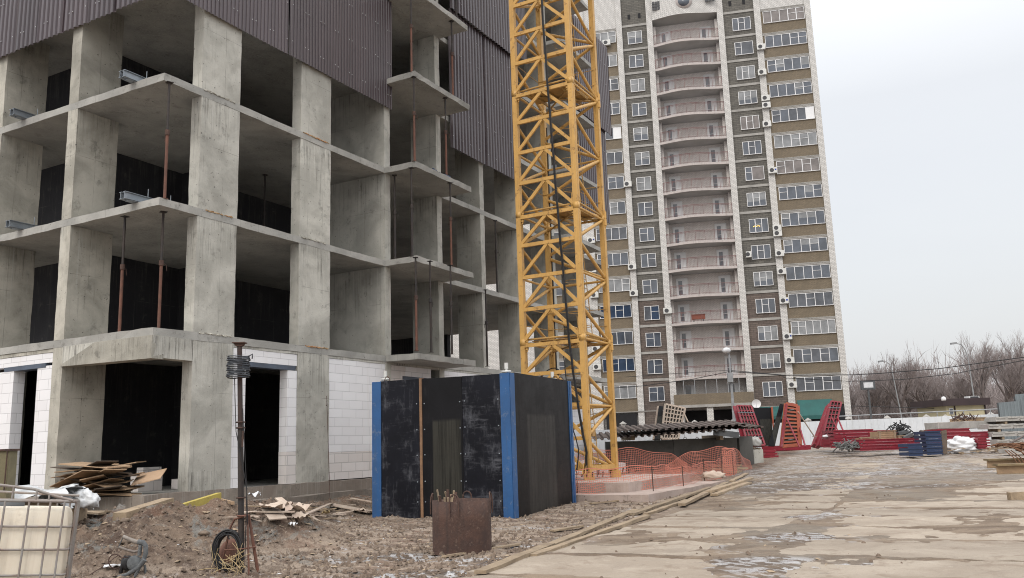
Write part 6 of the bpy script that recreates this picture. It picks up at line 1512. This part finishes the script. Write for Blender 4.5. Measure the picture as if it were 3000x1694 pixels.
m = MB(); m.smooth = True; m.tube([tp(424, 1640, -.04), tp(405, 1664, -.05), tp(372, 1684, -.05), tp(325, 1698, -.05)], .034, 8, .022); m.tube([tp(414, 1652, -.05), tp(395, 1690, -.05)], .022, 7); m.build('guard_arm', M['tool_grey'], TO)
m = MB(); m.smooth = True; m.tube([tp(361, 1572), tp(378, 1580), tp(398, 1588), tp(410, 1590)], .024, 8, .030); m.tube([tp(349, 1603), tp(370, 1611), tp(394, 1617), tp(410, 1612)], .017, 8); m.build('rear_handle', mat('caked_handle', (.30, .27, .24), (.2, .17, .15), 7, .9, bump=.5), TO)
m = MB(); m.tube([tp(362, 1571), tp(346, 1606)], .007, 6); m.build('trigger_guard', M['graysteel'], TO)
m = MB(); m.smooth = True; m.tube([tp(424, 1655, .02), tp(428, 1700, .02)], .016, 6); m.build('foot', M['tool_grey'], TO)
m = MB(); m.smooth = True; m.tube([tp(376, 1632, -.05)]+[tp(338+20*math.cos(a), 1645-21*math.sin(a), -.06) for a in [math.pi*(.15+1.5*k/14) for k in range(15)]]+[tp(352, 1672, -.04)], .007, 6); m.build('cord_loop', M['rust'], TO)
m = MB(); m.smooth = True; P = [gpt(345, 1635, .02)-tb, gpt(300, 1668, .02)-tb, gpt(262, 1692, .02)-tb]; m.tube(P, .006, 5); o = m.build('wire_scrap', M['rust'], None, loc=tb); tag(o, 'thin rusty wire trailing over the mud left of the grey power tool', 'wire')
p = gpt(330, 1665); o = T('paper_scrap', 'small pale torn board lying left of the grey power tool', 'litter', p+V3((0, 0, .03)), .3); m = MB(); m.jbox(-.10, .10, -.06, .06, 0, .012, .05, .012, 4); m.build('piece', M['bagwhite'], o)
# olive post at the far left edge
a = at(8, 1420, 13.2); t = at(14, 1322, 13.2); o = T('olive_post', 'olive-brown timber post at the left edge above the tank', 'post', V3((a.x, a.y, gz(a.x, a.y)-.1))); z0 = -o.location.z; m = MB(); m.box(-.16, .12, -.1, .12, 0, t.z+z0); m.build('post', mat('olive_timber', (.20, .175, .10), (.15, .13, .08), 4, .85), o); m = MB(); m.box(-.2, .15, -.13, .15, t.z+z0+.001, t.z+z0+.03); m.tube([(.10, -.13, t.z+z0-.6), (.11, -.13, t.z+z0+.0)], .01, 5); m.build('iron_fitting', M['rust'], o)
# loose stones, clods, scraps scattered over the mud: too many to count
m = MB(); rr = random.Random(77); cnt = 0
def bit(x, y, s, mi, fl):
    z = gz(x, y); m.mi = mi; a = rr.uniform(0, 3); e1 = V3((math.cos(a), math.sin(a), rr.uniform(-.2, .2)))*s; e2 = V3((-math.sin(a), math.cos(a), rr.uniform(-.2, .2)))*s*rr.uniform(.4, .9); e3 = V3((0, 0, s*fl))
    c = V3((x, y, z+s*fl*.3)); n0 = []
    P = [c+e1, c+e2*.9+e1*.2, c-e1*.9+e2*.3, c-e2-e1*.1, c+e3+e1*.3, c+e3*.8-e1*.4+e2*.2]
    m.add(P, [(0, 1, 4), (1, 5, 4), (1, 2, 5), (2, 3, 5), (3, 4, 5), (3, 0, 4)])
while cnt < 11000:
    y = 9.5*math.exp(rr.random()*math.log(2.6)); x = rr.uniform(-.72, .45)*y
    if rr.random() > (.95 if road_side(x, y) < -.2 else .025): continue
    dist = (x-P0.x)*VX.x+(y-P0.y)*VX.y; t_ = (x-P0.x)*UX.x+(y-P0.y)*UX.y
    if dist > -.35 and t_ > -.4: continue
    k = rr.random(); s = .009*math.exp(rr.random()*1.55)
    if k < .74: bit(x, y, s*1.25, 0, .9)
    elif k < .84: bit(x, y, s*1.2, 1, .5)
    elif k < .865: bit(x, y, s*.9, 2, .2)
    else: bit(x, y, s*1.6, 3, .25)
    cnt += 1
o = m.build('ground_debris', [mat('dry_clod', (.20, .15, .112), (.12, .088, .066), 8, .95, rvar=.2, bump=.4), M['stone'], M['bagwhite'], M['timber']], None); struct(o, 'stuff'); o['label'] = 'loose clods, stones and scraps scattered over the mud'; o['category'] = 'debris'
# larger clods on the mound, each its own
for k in range(16):
    x = rr.gauss(-5.6, 1.2); y = rr.gauss(13.8, .9); s = rr.uniform(.035, .085)
    crumple('mud_clod', 'lump of wet brown earth lying on the mound', 'clod', V3((x, y, gz(x, y)-.02)), (s, s*.8, s*.7), 'stone', 200+k, amp=.45, n=14, flat=.3, group='lumps of earth on the mound')
# ------------------------------------------------------------------ bare winter trees
def grow(seed, height, lean=(0, 0), fork=2, spread=.5, depth=6, trunk_r=.26):
    rr = random.Random(seed); tr = MB(); tw = MB()
    def seg(m, p, q, r0, r1, n):
        d = (q-p); 
        if d.length < 1e-4: return
        d.normalize(); a = d.cross(V3((.3, .2, 1)));  a = a.normalized() if a.length > 1e-3 else V3((1, 0, 0)); b = d.cross(a); vs = []
        for c, r in ((p, r0), (q, r1)):
            for k in range(n): an = 2*math.pi*k/n; vs.append(c+(a*math.cos(an)+b*math.sin(an))*r)
        m.add(vs, [(k, (k+1) % n, n+(k+1) % n, n+k) for k in range(n)])
    def br(p, d, L, r, lv):
        n = 3 if lv < 3 else 2; q = p
        for i in range(n):
            d2 = (d+V3((rr.gauss(0, .13), rr.gauss(0, .13), rr.gauss(.04, .08)))).normalized(); e = q+d2*(L/n); r1 = r*(1-.28*(i+1)/n)
            seg(tr if lv < 3 else tw, q, e, r*(1-.28*i/n), r1, 6 if lv < 2 else (4 if lv < 3 else 3)); q = e; d = d2
            if lv >= 1 and lv < depth and i < n-1 or (lv == 0 and i == n-1):
                for _ in range(fork if lv == 0 else (1 if rr.random() < .75 else 2)):
                    az = rr.uniform(0, 6.28); t = V3((math.cos(az), math.sin(az), 0)); sd = (d*(1-spread*.5)+t*spread*rr.uniform(.7, 1.3)+V3((0, 0, .22))).normalized()
                    br(q, sd, L*rr.uniform(.55, .82), r1*.68, lv+1)
        if lv < depth:
            for _ in range(2):
                az = rr.uniform(0, 6.28); t = V3((math.cos(az), math.sin(az), 0)); sd = (d+t*spread*rr.uniform(.4, .9)+V3((0, 0, .12))).normalized(); br(q, sd, L*rr.uniform(.60, .80), r1*.74, lv+1)
    br(V3((0, 0, -.3)), V3((lean[0], lean[1], 1)).normalized(), height*.27, trunk_r, 0)
    return tr, tw
def tree(nm, label, x, y, seed, height, grp=None, rz=0., **kw):
    o = T(nm, label, 'tree', V3((x, y, rise(y))), rz, grp); tr, tw = grow(seed, height, **kw); tr.build('trunk', M['bark'], o); tw.build('crown', M['twig'], o); return o
def px_at(px, dep): return ((px-CX)/FP)*dep*1.02
GR = 'bare trees behind the white hoarding'
tA = tree('bare_tree', 'leaning forked bare tree behind the hoarding, left of the cream kiosk', at(*c9(1245, 850), 105).x, 105, 5, 13.5, lean=(-.28, 0), depth=6, trunk_r=.30)
tB = tree('bare_tree', 'tallest bare tree, rising behind the curved street lamp and the kiosk', at(*c9(1890, 690), 112).x, 112, 8, 15.6, depth=6, trunk_r=.33, spread=.42)
tC = tree('bare_tree', 'bare tree in the brown row behind the white hoarding', at(2960, 1200, 116).x, 116, 15, 14.0, GR, depth=6, spread=.46)
tD = tree('bare_tree', 'bare tree in the brown row behind the white hoarding', at(2560, 1200, 120).x, 120, 21, 12.0, GR, depth=6, spread=.5)
tE = tree('bare_tree', 'bare tree in the brown row behind the white hoarding', at(2720, 1200, 124).x, 124, 33, 13.5, GR, depth=6, spread=.5)
tr_ = random.Random(9)
for (px, dep, sc, src) in [(2500, 118, .72, tD), (2525, 130, .9, tE), (2590, 128, .85, tC), (2625, 135, .95, tE), (2660, 128, .9, tD), (2760, 132, .85, tD), (2790, 126, .85, tC), (2830, 122, .85, tE), (2865, 130, .95, tD), (2925, 124, 1.05, tB), (2990, 128, 1.0, tD), (3030, 120, 1.05, tC), (3080, 126, 1.0, tE), (3150, 122, 1.0, tB), (2480, 140, .9, tC), (2700, 140, 1.05, tC)]:
    dup(src, V3((at(px, 1200, dep).x, dep, rise(dep))), tr_.uniform(0, 6.28), 'bare tree in the brown row behind the white hoarding', GR, sc)
# the far wood: a continuous brushy mass of thin stems on rising ground
m = MB(); rr = random.Random(31)
for k in range(20000):
    x = rr.uniform(20, 150); y = rr.uniform(135, 190); z0 = rise(y)-.3; h = rr.uniform(7.5, 14.0)*(.85+.25*math.sin(x*.21)+.12*math.sin(x*.57)); w = rr.uniform(.035, .085); dx = rr.gauss(0, .16)*h; dy = rr.gauss(0, .1)*h
    b0 = z0+rr.random()*h*.5; p = V3((x, y, b0)); q_ = V3((x+dx, y+dy, b0+h*.55)); e = V3((w, 0, 0)); f_ = V3((0, w, 0))
    m.add([p-e, p+e, p+f_, q_], [(0, 1, 3), (1, 2, 3), (2, 0, 3)])
    for _ in range(3):
        f = rr.uniform(.2, .8); s = p.lerp(q_, f); t_ = s+V3((rr.gauss(0, .9), rr.gauss(0, .6), rr.uniform(.6, 2.2))); m.add([s-e*.8, s+e*.8, s+f_*.8, t_], [(0, 1, 3), (1, 2, 3), (2, 0, 3)])
o = m.build('far_wood', M['twig'], None); struct(o, 'stuff'); o['label'] = 'brown brushy mass of leafless woodland far behind the hoarding'; o['category'] = 'woodland'
# low shrubs at the foot of the wood close the view to the ground
# ------------------------------------------------------------------ sky and light
SUN_EL, SUN_AZ = 24, 205        # low winter sun behind cloud, from behind the viewer on the left
W = bpy.data.worlds.new('World'); SC.world = W; W.use_nodes = True; t = W.node_tree; n = t.nodes; l = t.links
bg = n['Background']; sky = n.new('ShaderNodeTexSky'); sky.sky_type = 'NISHITA'; sky.sun_disc = False; sky.sun_elevation = R(SUN_EL); sky.sun_rotation = R(SUN_AZ); sky.air_density = 1.5; sky.dust_density = 4
l.new(sky.outputs[0], bg.inputs[0]); bg.inputs[1].default_value = .03
tc = n.new('ShaderNodeTexCoord'); sp = n.new('ShaderNodeSeparateXYZ'); l.new(tc.outputs['Generated'], sp.inputs[0])
mr = n.new('ShaderNodeMapRange'); mr.inputs['From Min'].default_value = 0.0; mr.inputs['From Max'].default_value = .75; l.new(sp.outputs[2], mr.inputs[0])
cr_ = n.new('ShaderNodeValToRGB'); cr_.color_ramp.elements[0].color = (.73, .735, .765, 1); cr_.color_ramp.elements[1].color = (1.0, 1.0, 1.0, 1)
e = cr_.color_ramp.elements.new(.35); e.color = (.845, .85, .87, 1)
l.new(mr.outputs[0], cr_.inputs[0])
# soft cloud structure
nz = n.new('ShaderNodeTexNoise'); nz.inputs['Scale'].default_value = 2.2; nz.inputs['Detail'].default_value = 5; mp = n.new('ShaderNodeMapping'); mp.inputs['Scale'].default_value = (1, 1, 3.5); l.new(tc.outputs['Generated'], mp.inputs[0]); l.new(mp.outputs[0], nz.inputs['Vector'])
mx = n.new('ShaderNodeMix'); mx.data_type = 'RGBA'; mx.blend_type = 'MULTIPLY'; mr2 = n.new('ShaderNodeMapRange'); mr2.inputs['From Min'].default_value = .35; mr2.inputs['From Max'].default_value = .7; mr2.inputs['To Min'].default_value = 0; mr2.inputs['To Max'].default_value = .22; l.new(nz.outputs['Fac'], mr2.inputs[0]); l.new(mr2.outputs[0], mx.inputs[0]); l.new(cr_.outputs[0], mx.inputs[6]); mx.inputs[7].default_value = (.80, .81, .86, 1)
cl_ = n.new('ShaderNodeBackground'); l.new(mx.outputs[2], cl_.inputs[0])
# overcast brightens towards the zenith
mr3 = n.new('ShaderNodeMapRange'); mr3.inputs['From Min'].default_value = .35; mr3.inputs['From Max'].default_value = 1; mr3.inputs['To Min'].default_value = .90; mr3.inputs['To Max'].default_value = 2.3; l.new(sp.outputs[2], mr3.inputs[0]); l.new(mr3.outputs[0], cl_.inputs[1])
ad = n.new('ShaderNodeAddShader'); l.new(bg.outputs[0], ad.inputs[0]); l.new(cl_.outputs[0], ad.inputs[1]); l.new(ad.outputs[0], n['World Output'].inputs[0])
ld = bpy.data.lights.new('sun', 'SUN'); ld.energy = .9; ld.angle = R(25); ld.color = (1, .965, .92); so = bpy.data.objects.new('sun', ld); COL.objects.link(so)
dv = V3((math.sin(R(SUN_AZ))*math.cos(R(SUN_EL+20)), math.cos(R(SUN_AZ))*math.cos(R(SUN_EL+20)), math.sin(R(SUN_EL+20)))); so.rotation_euler = dv.to_track_quat('Z', 'Y').to_euler(); sky.sun_elevation = R(SUN_EL+20)
SC.view_settings.view_transform = 'Standard'; SC.view_settings.look = 'None'; SC.view_settings.exposure = 0.0; SC.view_settings.gamma = 1
SC.render.engine = 'CYCLES'; SC.cycles.max_bounces = 6; SC.cycles.diffuse_bounces = 1; SC.cycles.filter_width = 1.05; SC.cycles.use_denoising = True; SC.cycles.denoiser = 'OPENIMAGEDENOISE'; SC.cycles.denoising_input_passes = 'RGB_ALBEDO_NORMAL'; SC.cycles.denoising_prefilter = 'NONE'
